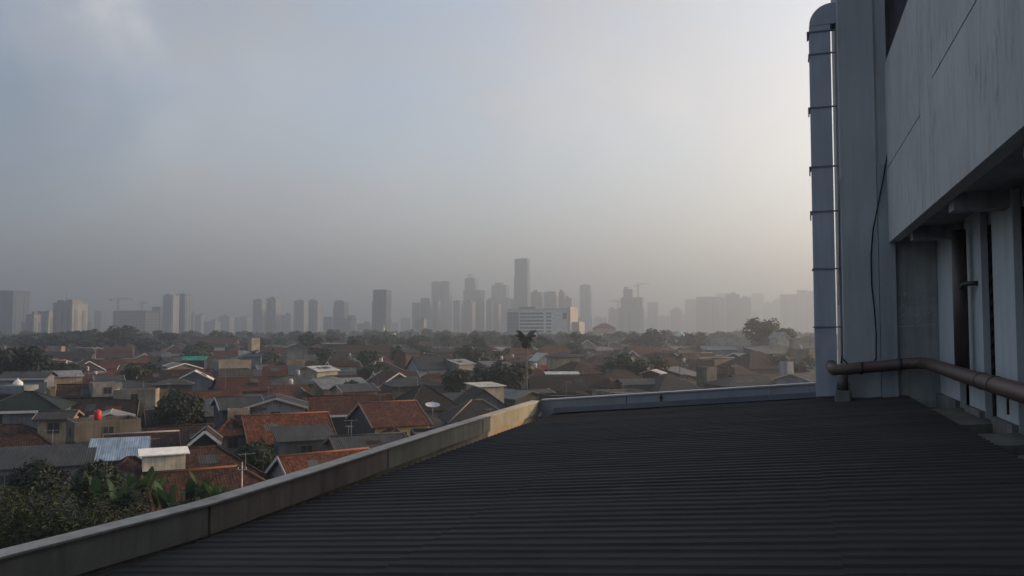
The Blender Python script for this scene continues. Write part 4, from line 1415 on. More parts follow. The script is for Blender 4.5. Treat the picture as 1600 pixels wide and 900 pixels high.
H_(360, 562, 7.65, 9, 7, 40, 'flat', 'tile', GG, (0.36, 0.32, 0.26), 'large plain house with a dark side and a sandy side behind the white roof', 'the sandy walled house')
H_(305, 578, 8.0, 5, 8, 108, 'gable', 'sheet', (0.75, 0.73, 0.68), (0.20, 0.22, 0.26), 'gabled house with a brilliant white sheet roof slope', 'the brilliant white roof', pitch=28)
H_(170, 586, 7.6, 4.2, 5, 30, 'gable', 'sheet', GY_, (0.25, 0.28, 0.32), 'small blue grey house with sunlit end above the grey box', 'the small blue grey house', board=(0.5, 0.45, 0.36))
H_(45, 580, 8.6, 7, 6, 12, 'gable', 'sheet', (0.11, 0.125, 0.13), (0.26, 0.28, 0.33), 'long grey roofed house behind the little white dome', 'the long grey house', front=(0.45, 0.44, 0.42))
H_(98, 580, 8.3, 6, 5, 34, 'shed', 'sheet', LG_, CR, 'pale flat sloping roof over a cream wall at the left', 'the pale sloping roof', pitch=9)
H_(397, 528, 12.6, 3.6, 3.4, 42, 'flat', 'tile', GG, (0.55, 0.46, 0.34), 'slim cream water tower block standing above the roofs', 'the slim cream tower', name='water_tower', cat='tower', det=False)
H_(462, 537, 11.5, 6.5, 6.5, 112, 'gable', 'sheet', LG_, (0.30, 0.28, 0.26), 'three storey house with slanted pale roof and grey side', 'the three storey house')
H_(484, 554, 8.6, 3.4, 3, 20, 'flat', 'tile', GG, (0.33, 0.31, 0.28), 'grey cube house beside the pink wall', 'the grey cube')
H_(462, 562, 8.0, 4.6, 3.4, 18, 'flat', 'tile', GG, (0.56, 0.38, 0.26), 'house with a flat top and a salmon pink wall', 'the pink wall')
H_(430, 572, 7.45, 4.8, 6, 14, 'gable', 'tile', OR_, (0.62, 0.54, 0.28), 'orange gabled house with pale yellow front', 'the yellow front house')
H_(497, 571, 7.8, 6.5, 6, 58, 'gable', 'sheet', (0.48, 0.50, 0.52), (0.56, 0.50, 0.38), 'white roofed warehouse with cream end wall', 'the white warehouse')
H_(536, 558, 9.0, 6, 6, 18, 'hip', 'tile', RD_, WW, 'red hip roofed house with white walls amid trees', 'the red hip house')
H_(573, 539, 9.75, 20, 9, 6, 'gable', 'tile', RD_, CR, 'long faded red roof running left of the orange walled house', 'the long faded roof')
H_(436, 604, 6.5, 4.4, 5, 24, 'hip', 'tile', OR_, WW, 'small orange hip house above the broad dark gable')
H_(378, 588, 7.5, 8.5, 7, 32, 'gable', 'tile', RD_, GG, 'rust red roofed house right of the brilliant white roof', 'the rust red house')
H_(258, 578, 7.7, 8, 6, 20, 'gable', 'tile', DB_, DK, 'dark maroon roofed house left of the brilliant white roof', 'the dark maroon roof')
H_(272, 591, 7.4, 6, 5, 22, 'hip', 'sheet', GY_, GG, 'grey hipped house below the dark maroon roof', 'the grey hipped house')
H_(395, 553, 8.5, 5, 4, 14, 'gable', 'sheet', (0.05, 0.12, 0.32), GG, 'house with a strong blue sheet roof near the slim cream tower', 'the strong blue roof')
H_(105, 549, 7.7, 19, 9, 6, 'gable', 'tile', (0.11, 0.06, 0.05), GG, 'long brown roof behind the row of low dark trees', 'the long brown back roof')
H_(88, 541, 9.4, 5.2, 4, 10, 'flat', 'tile', GG, (0.40, 0.32, 0.28), 'dull pink box house under the far dark trees', 'the dull pink box')
H_(981, 547, 8.4, 6, 4.4, 110, 'gable', 'sheet', SL_, BG, 'small house with a crisp white chevron gable edge above the wide round tree', 'the crisp white chevron', board=(0.75, 0.73, 0.70), pitch=40)
H_(953, 589, 7.2, 4.2, 5, 42, 'hip', 'tile', RD_, (0.62, 0.56, 0.45), 'red hip house with a sunlit cream end right of the long barn', 'the sunlit cream end')
H_(995, 591, 7.0, 6.6, 5, 14, 'gable', 'sheet', (0.13, 0.14, 0.15), GG, 'low grey sheet roof between the barn and the pyramid roof')
H_(968, 577, 7.4, 9, 7, 16, 'hip', 'tile', BR_, GG, 'brown hip roof below the wide round tree', 'the brown hip under the round tree')
H_(1021, 577, 7.2, 3.4, 4, 60, 'gable', 'sheet', WH_, RD_, 'little red house with bright white folded roof')
H_(1073, 585, 6.4, 3.0, 3.4, 100, 'gable', 'tile', BR_, (0.6, 0.46, 0.28), 'tiny house with a sunlit yellow gable before the stair tower', 'the sunlit yellow gable')
H_(944, 505, 21.5, 17, 14, 8, 'hip', 'tile', (0.22, 0.09, 0.06), (0.60, 0.50, 0.36), 'grand cream villa with red hip roof standing above the tree line', 'the grand villa', D=700, front=(0.6, 0.5, 0.36), name='villa', cat='villa')

# ------------------------------------------------------------------ single pieces among the houses
def piece(name, label, cat, px, py_, D, group=None):
    x, y = at(px, D, 8)
    return thing(name, label, cat, (x, y, zpix(py_, D)), YAW, group)


t = piece('water_tank', 'glossy red round water tank on the edge of the concrete flat roof', 'water tank', 153, 656, 84.5)
MB().lathe([(0.30, 0), (0.36, 0.08), (0.37, 0.45), (0.36, 0.86), (0.26, 1.0), (0.12, 1.04)], 16).build('tank', M['metal'], t, (0.50, 0.03, 0.02))
MB().lathe([(0.13, 1.045), (0.13, 1.10), (0.05, 1.13)], 12).build('lid', M['metal'], t, (0.25, 0.02, 0.02))
t = piece('satellite_dish', 'large round white satellite dish lying on the dark brown roof', 'dish', 676, 639, 106.5)
dm = MB()
prof = [(0.02, 0.0), (0.35, 0.03), (0.7, 0.12), (0.95, 0.24), (0.97, 0.245), (0.72, 0.10), (0.35, 0.01), (0.02, -0.02)]
dm.lathe(prof, 28)
d_ = dm.build('reflector', M['metal'], t, (0.50, 0.52, 0.54))
d_.location = (0, 0, 0.35)
d_.rotation_euler = (R(14), R(4), 0)
fm = MB()
for a in range(3):
    q = a * 2.094
    fm.bar((0.9 * math.cos(q), 0.9 * math.sin(q), 0.58), (0, 0, 1.0), 0.02)
fm.lathe([(0.05, 0.98), (0.05, 1.08)], 8)
fm.build('feed_horn', M['metal'], t, (0.3, 0.3, 0.3))
MB().tube([(0, 0, -1.2), (0, 0, 0.35)], 0.06, 8).build('mount', M['metal'], t, (0.2, 0.2, 0.2))

x, y = at(378, 60, 5)
t = thing('utility_pole', 'thin white weathered pole in front of the mottled brown roof', 'pole', (x, y, 0), YAW)
ztop = zpix(722, 60)
MB().tube([(0, 0, 0), (0, 0, ztop * 0.5), (0, 0, ztop)], [0.09, 0.075, 0.05], 8).build('shaft', M['bark'], t, (0.55, 0.54, 0.52))
MB().bar((-0.35, 0, ztop - 0.55), (0.35, 0, ztop - 0.55), 0.06).build('crossarm', M['bark'], t, (0.45, 0.44, 0.42))
for s in (-0.3, 0.0, 0.3):
    MB().lathe([(0.03, 0), (0.045, 0.04), (0.03, 0.08), (0.04, 0.11), (0.02, 0.15)], 8, (s, 0, ztop - 0.519)).build('insulator', M['metal'], t, (0.6, 0.6, 0.58))
pa = Vector((x, y, ztop - 0.5))
xb, yb = at(226, 63, 5)
pb = Vector((xb, yb, 4.6))
wm = MB()
wm.tube([pa.lerp(pb, k / 12) - Vector((0, 0, 0.45 * math.sin(math.pi * k / 12))) for k in range(13)], 0.018, 5)
o = wm.build('overhead_wire', M['dark'], None, (0.03, 0.03, 0.03))
tag(o, 'sagging dark wire strung from the white pole across the mottled brown roof', 'wire')

t = piece('mosque', 'small mosque with pale green dome among the far trees', 'mosque', 1063, 533, 520)
t.location.z = 0
zb_ = zpix(529, 520)
MB().box(-4.4, 4.4, -4.4, 4.4, 0, zb_).build('prayer_hall', M['plaster'], t, (0.10, 0.10, 0.10))
dmz = zpix(517, 520) - zb_
MB().lathe([(3.7, 0), (3.5, dmz * 0.18), (3.0, dmz * 0.42), (2.3, dmz * 0.66), (1.2, dmz * 0.84), (0.35, dmz * 0.93), (0.12, dmz * 1.0), (0.08, dmz * 1.12)], 24, (0, 0, zb_ + 0.01)).build('dome', M['metal'], t, (0.50, 0.60, 0.55))
x, y = at(28, 133, 6)
t = thing('prayer_house', 'little prayer house with a shiny white dome in front of the long grey house', 'prayer house', (x, y, 0), YAW)
zb_ = zpix(602, 133)
MB().box(-2.2, 2.2, -2.0, 2.0, 0, zb_).build('wall', M['plaster'], t, (0.2, 0.22, 0.25))
MB().lathe([(0.75, 0), (0.8, 0.18), (0.7, 0.5), (0.42, 0.82), (0.12, 1.0), (0.05, 1.25)], 18, (0.3, -0.6, zb_ + 0.01)).build('dome', M['metal'], t, (0.7, 0.72, 0.75))
x, y = at(599, 720, 8)
t = thing('minaret', 'slender white minaret above the far trees left of the central cluster', 'minaret', (x, y, 0), YAW)
zm = zpix(508, 720)
MB().tube([(0, 0, 0), (0, 0, zm - 6), (0, 0, zm - 5.9), (0, 0, zm - 2)], [1.5, 1.3, 1.1, 1.0], 12).build('shaft', M['plaster'], t, (0.7, 0.66, 0.58))
MB().lathe([(1.9, 0), (1.9, 0.7), (1.2, 0.8)], 12, (0, 0, zm - 6.5)).build('balcony', M['plaster'], t, (0.6, 0.56, 0.5))
MB().lathe([(1.2, 0), (1.0, 0.9), (0.3, 2.2), (0.05, 3.4)], 12, (0, 0, zm - 1.99)).build('cap', M['plaster'], t, (0.5, 0.5, 0.48))
x, y = at(609, 715, 8)
t = thing('low_hall', 'low hall with a bright pale roof edge beside the slender minaret', 'hall', (x, y, 0), YAW)
zl = zpix(521, 715)
MB().box(-4.5, 4.5, -5, 5, 0, zl - 0.8).build('wall', M['plaster'], t, (0.4, 0.38, 0.34))
MB().box(-5, 5, -5.5, 5.5, zl - 0.79, zl).build('roof', M['metal'], t, (0.7, 0.66, 0.56))
# ------------------------------------------------------------------ trees and plants
def crown_mesh(name, seed, clumps, leaves, leaf, shape='round', mat='leaf'):
    rnd = random.Random(seed)
    v, f = [], []
    cs = []
    for i in range(clumps):
        while True:
            d = Vector((rnd.gauss(0, 1), rnd.gauss(0, 1), rnd.gauss(0, 1)))
            if d.length > 0.1:
                break
        d.normalize()
        if d.z < -0.45:
            d.z *= -0.6
        rad = 0.35 + 0.42 * rnd.random() ** 0.6
        c = d * rad
        if shape == 'wide':
            c.z = c.z * 0.55
        elif shape == 'tall':
            c.x *= 0.75
            c.y *= 0.75
        cs.append((c, rnd.uniform(0.2, 0.36)))
    for c, r in cs:
        for k in range(leaves):
            d = Vector((rnd.gauss(0, 1), rnd.gauss(0, 1), rnd.gauss(0, 1)))
            d.normalize()
            p = c + d * (r * (0.45 + 0.6 * rnd.random() ** 0.5))
            if shape == 'wide':
                p.z = c.z + (p.z - c.z) * 0.75
            n = (d * 0.9 + p * 0.4 + Vector((rnd.gauss(0, .5), rnd.gauss(0, .5), rnd.gauss(0, .5) + 0.35))).normalized()
            a = n.cross(Vector((rnd.gauss(0, 1), rnd.gauss(0, 1), rnd.gauss(0, 1)))).normalized()
            b = n.cross(a)
            s = leaf * rnd.uniform(0.6, 1.35)
            i0 = len(v)
            v += [tuple(p - a * s - b * s * 0.1), tuple(p - b * s * 0.55), tuple(p + a * s + b * s * 0.1), tuple(p + b * s * 0.55)]
            f.append((i0, i0 + 1, i0 + 2, i0 + 3))
    me = bpy.data.meshes.new(name)
    me.from_pydata(v, [], f)
    me.materials.append(M[mat])
    return me


CROWN = {
    'near': [crown_mesh('crown_mesh', 1, 46, 130, 0.075), crown_mesh('crown_mesh', 2, 52, 120, 0.07)],
    'mid': [crown_mesh('crown_mesh', 10 + i, 26 + 3 * i, 60, 0.10, s) for i, s in enumerate(('round', 'wide', 'round', 'tall', 'wide'))],
    'far': [crown_mesh('crown_mesh', 30 + i, 16 + 2 * i, 34, 0.15, s) for i, s in enumerate(('round', 'wide', 'wide', 'round', 'tall', 'wide'))],
}
GREENS = [(0.035, 0.06, 0.022), (0.045, 0.07, 0.025), (0.03, 0.05, 0.024), (0.055, 0.075, 0.03), (0.04, 0.055, 0.03)]


def trunk_mesh(seed, h, r0):
    rnd = random.Random(seed)
    m = MB()
    m.tube([(0, 0, 0), (rnd.uniform(-.1, .1), rnd.uniform(-.1, .1), h * 0.5), (rnd.uniform(-.15, .15), 0, h)], [r0, r0 * 0.75, r0 * 0.5], 8)
    for k in range(5):
        a = rnd.uniform(0, 6.28)
        z = h * rnd.uniform(0.55, 0.95)
        l = h * rnd.uniform(0.25, 0.42)
        m.tube([(0, 0, z), (math.cos(a) * l * 0.5, math.sin(a) * l * 0.5, z + l * 0.4), (math.cos(a) * l, math.sin(a) * l, z + l * 0.95)], [r0 * 0.4, r0 * 0.28, r0 * 0.1], 6)
    return m.mesh('trunk_mesh', M['bark'])


TRUNK = [trunk_mesh(i, 1.0, 0.075) for i in range(4)]
TREES = []


def tree(px, pyt, wpx, D, label, kind=None, hr=0.8, col=None, group=None, short=None, name='tree', mi=None):
    """tree whose crown top is at picture row pyt and whose crown is wpx columns wide"""
    x, y = at(px, D, 8)
    H = zpix(pyt, D)
    rad = wpx / 2 / F * D
    kind = kind or ('near' if D < 125 else 'mid' if D < 330 else 'far')
    t = thing(name, label, 'tree', (x, y, 0), random.uniform(0, 6.28), group)
    ch = min(rad * 2 * hr, H * 0.92)
    me = CROWN[kind][mi] if mi is not None else random.choice(CROWN[kind])
    c = bpy.data.objects.new('crown', me)
    COL.objects.link(c)
    c.parent = t
    c.scale = (rad * 1.16, rad * 1.16, ch / 2 * 1.1)
    c.location = (0, 0, H - ch / 2)
    c.color = (*(q * 0.52 for q in (col or random.choice(GREENS))), 1)
    k = bpy.data.objects.new('trunk', random.choice(TRUNK))
    COL.objects.link(k)
    k.parent = t
    hh = H - ch * 0.45
    k.scale = (hh * 0.6, hh * 0.6, hh)
    k.color = (0.06, 0.048, 0.038, 1)
    FOOT.append((x, y, min(rad * 0.7, 5)))
    TREES.append((t, px, pyt, wpx, D))
    if short:
        MARKS.append((px, pyt, D, short))
    return t


tree(280, 607, 74, 105, 'dense round dark tree between the pale concrete block and the blue grey gable', hr=1.0, short='the dense dark tree')
tree(400, 687, 66, 76, 'round leafy mango like tree beside the mottled brown roof', hr=1.0, short='the round leafy tree', col=(0.045, 0.075, 0.03))
tree(16, 524, 92, 165, 'huge dark spreading tree at the left edge of the picture', hr=1.05, short='the huge left edge tree', col=(0.022, 0.036, 0.018))
tree(52, 539, 52, 160, 'dark tree leaning out of the huge left edge tree', hr=1.0, col=(0.024, 0.038, 0.018))
tree(75, 558, 40, 205, 'low dark tree, first of the short row under the long brown back roof', col=(0.03, 0.045, 0.02))
tree(110, 560, 42, 200, 'low dark tree, second of the short row under the long brown back roof', col=(0.03, 0.045, 0.02))
tree(118, 505, 78, 430, 'tallest dome shaped tree of the far dark wood at the left', 'mid', 0.7, short='the tallest far wood tree', col=(0.03, 0.045, 0.022))
tree(70, 511, 70, 440, 'broad tree on the left shoulder of the far dark wood', 'mid', 0.7, col=(0.03, 0.045, 0.022))
tree(160, 513, 50, 440, 'lower tree in the middle dip of the far dark wood', 'mid', 0.8, col=(0.03, 0.045, 0.022))
tree(195, 507, 56, 425, 'round tree on the right end of the far dark wood', 'mid', 0.8, col=(0.03, 0.045, 0.022))
tree(235, 524, 54, 390, 'bushy low tree before the red hall and the far wood', 'mid')
tree(271, 515, 44, 440, 'flat topped umbrella shaped tree left of the long red hall', 'mid', 0.55, short='the umbrella tree')
tree(309, 534, 48, 300, 'dark round tree under the long red hall', hr=0.9)
tree(213, 568, 40, 165, 'leafy dark tree between the grey box and the dark maroon roof', hr=0.9)
tree(575, 544, 44, 235, 'dark tree below the long faded roof', hr=0.9)
tree(588, 560, 44, 190, 'bushy tree with a white speck in front, before the broad grey hip', hr=0.9, short='the middle bushy tree')
tree(500, 538, 56, 275, 'wide dark tree between the three storey house and the red hip house', hr=0.8, short='the wide middle tree')
tree(622, 540, 28, 255, 'small dark tree left of the orange walled house', hr=1.0)
tree(548, 594, 26, 142, 'small fresh green bush behind the grey green roof', hr=0.8, col=(0.05, 0.09, 0.035))
tree(718, 571, 66, 150, 'left of the three dark trees before the palm', hr=0.85, short='the three dark trees', col=(0.032, 0.05, 0.022))
tree(758, 562, 52, 158, 'middle and narrowest of the three dark trees before the palm', hr=1.0, col=(0.028, 0.046, 0.022))
tree(797, 560, 66, 154, 'right of the three dark trees, touching the palm trunk', hr=0.95, col=(0.036, 0.054, 0.022))
tree(985, 552, 84, 190, 'wide round dark tree right of the long barn', hr=0.75, mi=2, short='the wide round tree', col=(0.032, 0.052, 0.022))
tree(1028, 556, 34, 192, 'sunlit olive shrub tree on the right flank of the wide round tree', hr=0.8, col=(0.085, 0.09, 0.035))  # right half of the round tree, sunlight put into a lighter leaf colour
tree(1190, 495, 52, 365, 'big dark tree rising over the roofs near the duct', 'mid', 0.95, mi=0, short='the big right tree', col=(0.03, 0.045, 0.022))
tree(1228, 509, 44, 370, 'lower shoulder tree joined to the big dark tree near the duct', 'mid', 0.8, col=(0.03, 0.045, 0.022))
tree(1018, 514, 58, 430, 'dark bushy tree left of the pale green dome', 'mid', 0.8, short='the tree by the dome', col=(0.03, 0.045, 0.022))
tree(1085, 518, 40, 450, 'round tree right of the pale green dome', 'mid', 0.8)
tree(905, 541, 22, 300, 'small dark tree between the two orange halls', hr=0.9)
tree(1245, 558, 36, 200, 'dark shrub tree behind the house by the duct', hr=0.9)
tree(1215, 552, 40, 215, 'ragged dark tree behind the large brown hip roof', hr=0.9)

# palm
x, y = at(822, 150, 10)
Hp = zpix(527, 150)
palm = thing('palm_tree', 'tall lone palm with drooping crown standing above all roofs', 'palm', (x, y, 0), 0.3)
MARKS.append((822, 521, 150, 'the palm'))
FOOT.append((x, y, 1.5))
MB().tube([(0.25, 0.1, 0), (0.1, 0.05, Hp * 0.5), (0, 0, Hp)], [0.2, 0.14, 0.11], 8).build('trunk', M['bark'], palm, (0.16, 0.145, 0.125))
sk = MB()
rndp = random.Random(5)


def frond_mesh(droop, L):
    m = MB()
    n = 12
    mid = []
    for i in range(n + 1):
        s = i / n
        mid.append(Vector((L * s * math.cos(droop * s * 0.9), 0, L * (0.55 * s - droop * 0.75 * s * s))))
    m.tube(mid, [0.045 * (1 - 0.8 * i / n) for i in range(n + 1)], 5)
    for i in range(1, n + 1):
        for q in (0.0, 0.5):
            s = min(1, (i - q) / n)
            p = mid[i - 1].lerp(mid[i], 1 - q)
            ll = L * 0.34 * math.sin(math.pi * min(0.97, 0.18 + 0.8 * s))
            for sd in (-1, 1):
                tip = p + Vector((ll * 0.45, sd * ll * 0.8, -ll * (0.35 + 0.3 * rndp.random())))
                w_ = Vector((0.15, 0, 0.04))
                m.add([p - w_, p + w_, tip], [(0, 1, 2)])
    return m.mesh('frond_mesh', M['leaf'])


FR = [frond_mesh(d, 2.35) for d in (0.35, 0.7, 1.1, 1.6)]
for k in range(26):
    o = bpy.data.objects.new('frond', FR[k % 4])
    COL.objects.link(o)
    o.parent = palm
    o.location = (0, 0, Hp - 0.05 - (0.5 if k % 4 == 3 else 0.0))
    o.rotation_euler = (0, (0.55, 0.2, -0.15, -0.5)[k % 4] * -0.6, k * 2.399)
    o.color = (0.03, 0.048, 0.022, 1)
dead = MB()
for k in range(26):
    a = k * 2.399
    rr = rndp.uniform(0.3, 1.0)
    dead.add([(0.1 * math.cos(a), 0.1 * math.sin(a), Hp - 0.3), (rr * math.cos(a + .2), rr * math.sin(a + .2), Hp - rndp.uniform(0.8, 1.6)), (rr * 0.6 * math.cos(a - .2), rr * 0.6 * math.sin(a - .2), Hp - rndp.uniform(1.8, 2.6))], [(0, 1, 2)])
dead.build('dead_leaves', M['leaf'], palm, (0.03, 0.03, 0.02))

# bamboo clumps, lower left corner
def bamboo(px, pyt, D, rad, label, seed):
    rnd = random.Random(seed)
    x, y = at(px, D, 6)
    H = zpix(pyt, D)
    t = thing('bamboo', label, 'bamboo', (x, y, 0), 0, 'feathery bamboo clumps in the lower left corner')
    fo = MB()
    v, f = [], []
    cu = MB()
    for k in range(46):
        a, r0 = rnd.uniform(0, 6.28), rnd.uniform(0, 0.5) * rad
        b = Vector((r0 * math.cos(a), r0 * math.sin(a), 0))
        out = Vector((math.cos(a), math.sin(a), 0)) * rnd.uniform(0.3, 1.0) * rad
        h = H * rnd.uniform(0.75, 1.05)
        pts = [b, b + out * 0.15 + Vector((0, 0, h * 0.45)), b + out * 0.45 + Vector((0, 0, h * 0.82)), b + out * 0.8 + Vector((0, 0, h * 0.98)), b + out * 1.15 + Vector((0, 0, h * 0.92))]
        cu.tube(pts, [0.035, 0.03, 0.02, 0.012, 0.006], 5)
        for q in range(75):
            s = rnd.uniform(0.25, 1) * 3.999
            i = int(s)
            p = pts[i].lerp(pts[i + 1], s - i) + Vector((rnd.gauss(0, .22), rnd.gauss(0, .22), rnd.gauss(0, .2)))
            for e in range(2):
                d = (out.normalized() * 0.4 + Vector((rnd.gauss(0, .7), rnd.gauss(0, .7), rnd.uniform(-.9, .25)))).normalized()
                w_ = d.cross(Vector((rnd.gauss(0, 1), rnd.gauss(0, 1), rnd.gauss(0, 1)))).normalized() * 0.028
                l = rnd.uniform(0.18, 0.38)
                i0 = len(v)
                v += [tuple(p), tuple(p + d * l * 0.45 - w_), tuple(p + d * l), tuple(p + d * l * 0.45 + w_)]
                f.append((i0, i0 + 1, i0 + 2, i0 + 3))
    me = bpy.data.meshes.new('bamboo_leaves')
    me.from_pydata(v, [], f)
    me.materials.append(M['leaf'])
    o = bpy.data.objects.new('foliage', me)
    COL.objects.link(o)
    o.parent = t
    o.color = (0.024, 0.034, 0.013, 1)
    cu.build('culms', M['bark'], t, (0.07, 0.085, 0.03))
    FOOT.append((x, y, rad))


bamboo(18, 768, 38, 1.9, 'tall feathery bamboo clump at the lower left picture edge', 1)
bamboo(84, 780, 37, 1.7, 'feathery bamboo clump beside the one at the picture edge', 2)
bamboo(-30, 775, 40, 1.8, 'bamboo clump mostly outside the lower left picture edge', 4)
bamboo(120, 800, 35, 1.3, 'low dense bamboo clump between the feathery ones', 5)
bamboo(163, 800, 36.5, 1.3, 'smaller yellowish bamboo clump nearest the banana plants', 3)
tree(150, 716, 78, 57, 'leafy tree with thin bare stems behind the bamboo clumps', hr=1.1, col=(0.035, 0.06, 0.025), short='the tree behind the bamboo')
tree(60, 722, 84, 60, 'dark shrubby tree behind the bamboo by the low grey lean-to', hr=0.9, col=(0.025, 0.042, 0.02))
tree(208, 768, 56, 50, 'dark bush at the foot of the banana plants', hr=0.9, col=(0.024, 0.04, 0.02))
tree(296, 778, 60, 49, 'low dark bush under the right hand banana plants', hr=0.8, col=(0.026, 0.044, 0.02))


def banana_leaf(L, W_, bend):
    m = MB()
    n = 9
    L_, C_, R_ = [], [], []
    for i in range(n + 1):
        s = i / n
        ang = 1.25 - bend * s * s
        if i == 0:
            p = Vector((0, 0, 0))
        else:
            p = C_[-1] + Vector((math.cos(ang), 0, math.sin(ang))) * (L / n)
        w_ = W_ * math.sin(math.pi * min(0.98, 0.06 + 0.92 * s)) ** 0.6
        C_.append(p)
        L_.append(p + Vector((0, w_, w_ * 0.25)))
        R_.append(p + Vector((0, -w_, w_ * 0.25)))
    vs = L_ + C_ + R_
    k = n + 1
    fs = []
    for i in range(n):
        fs += [(i, i + 1, k + i + 1, k + i), (k + i, k + i + 1, 2 * k + i + 1, 2 * k + i)]
    m.add(vs, fs, True)
    return m.mesh('banana_leaf_mesh', M['leaf_broad'])


BL_ = [banana_leaf(2.2, 0.30, b) for b in (0.25, 0.7, 1.2, 1.9)]
BST = MB().tube([(0, 0, 0), (0, 0, 0.6), (0, 0, 1.0)], [0.14, 0.11, 0.07], 8).mesh('pseudostem_mesh', M['bark'])
BN = [(150, 752, 55, 'banana plant with two pale upright leaves between bamboo and bush'), (203, 752, 53, 'banana plant with tall leaves left in the row before the brown roof'), (226, 748, 54, 'banana plant with the brightest upright leaves in the row'),
      (245, 757, 52, 'banana plant with a broad hanging leaf in the middle of the row'), (262, 768, 51, 'small banana plant half sunk in the bush'), (298, 757, 55, 'banana plant spreading dark leaves before the mottled roof'),
      (318, 752, 55, 'banana plant with fan of leaves before the mottled roof'), (336, 762, 54, 'last banana plant of the row, small and ragged by the parapet'), (186, 768, 50, 'banana plant with torn leaves close behind the small bamboo')]
rb = random.Random(9)
for px, pyt, D, lab in BN:
    x, y = at(px, D, 4)
    H = zpix(pyt, D) - 1.4
    t = thing('banana_plant', lab, 'banana plant', (x, y, 0), rb.uniform(0, 6), 'banana plants behind the parapet')
    s = bpy.data.objects.new('stem', BST)
    COL.objects.link(s)
    s.parent = t
    s.scale = (1, 1, H)
    s.color = (0.06, 0.07, 0.03, 1)
    n = rb.randint(7, 9)
    for k in range(n):
        o = bpy.data.objects.new('leaf', BL_[0 if k < 4 else rb.randint(0, 3)])
        COL.objects.link(o)
        o.parent = t
        o.location = (0, 0, H - 0.05)
        o.rotation_euler = (rb.uniform(-.15, .15), rb.uniform(-0.15, 0.25), k * 2.399 + rb.uniform(-.3, .3))
        sc_ = rb.uniform(0.7, 1.1)
        o.scale = (sc_, sc_, sc_)
        c_ = rb.uniform(0.8, 1.3)
        o.color = (0.034 * c_, 0.066 * c_, 0.024 * c_, 1)
# ------------------------------------------------------------------ the rest of the quarter: smaller houses, far trees, tanks
rf = random.Random(77)
KEEP_H = '00000000011001000010000001101001110000101011100101111000111000111110111010110100100010111101100010110011011001101100111010110101010011110110101101100111110000101100111101100101100100000111111011101000100101011101000100101100000110001111111000011000100111100000011000001101100010110101001001000011101101111010001010010100011001000010010100000100101011011001011010111001111000000111110000001000101010000011100001000010110010011000010110011001010000001111000001001001000'
KEEP_T = '010111101011010010011000111101000110100110100110001000011100110000001101000011110100101100100011111000000100110101000000110100110001101001010100010010100011100001000101101000011111100000101010101110110110010000011101110000101101100001111001010110011110000001101101101000010010100010101000001100111001000001010000111011100001110101011001000100001001010000001011101100000110110111101101001100110001001010010100100100000001000001000000010'
KEEP_K = '00000000000000000000000000000000000000000000000000000000000000000010000000010000000010000000000000000010000000010000000010000000010000000010000000000000000000000000010000000000000000000000000010000000010000000000000000000000000010000000010000000000000000010000000000000000000000000010000000010000000000000000000000000000000000000000000000000000000000000000000000000000000000000000000000000000000000000000000000000000000000000000000000000000000000000000000000000000000'
ki = -1
hi = -1
ti = -1


def rlabel(t, k):
    t['_i'] = k
HAND = list(HOUSES)
HB = [(h['_d'], *h['_b']) for h in HAND] + [(D, px - w * 0.5, px + w * 0.5, py, py + w * 0.62) for (_t, px, py, w, D) in TREES if D > 100] + [(84, 150, 156, 640, 650), (106, 662, 690, 620, 640)]


def limit_top(px, hw, D, D_far=1e9):
    """highest picture row a filler at px +- hw may reach without covering a traced thing behind it"""
    lim = 0
    for (d, a, b, pa, pb) in HB:
        if d > D + 1 and px + hw > a and px - hw < b:
            lim = max(lim, pa + 0.75 * (pb - pa))
    return lim


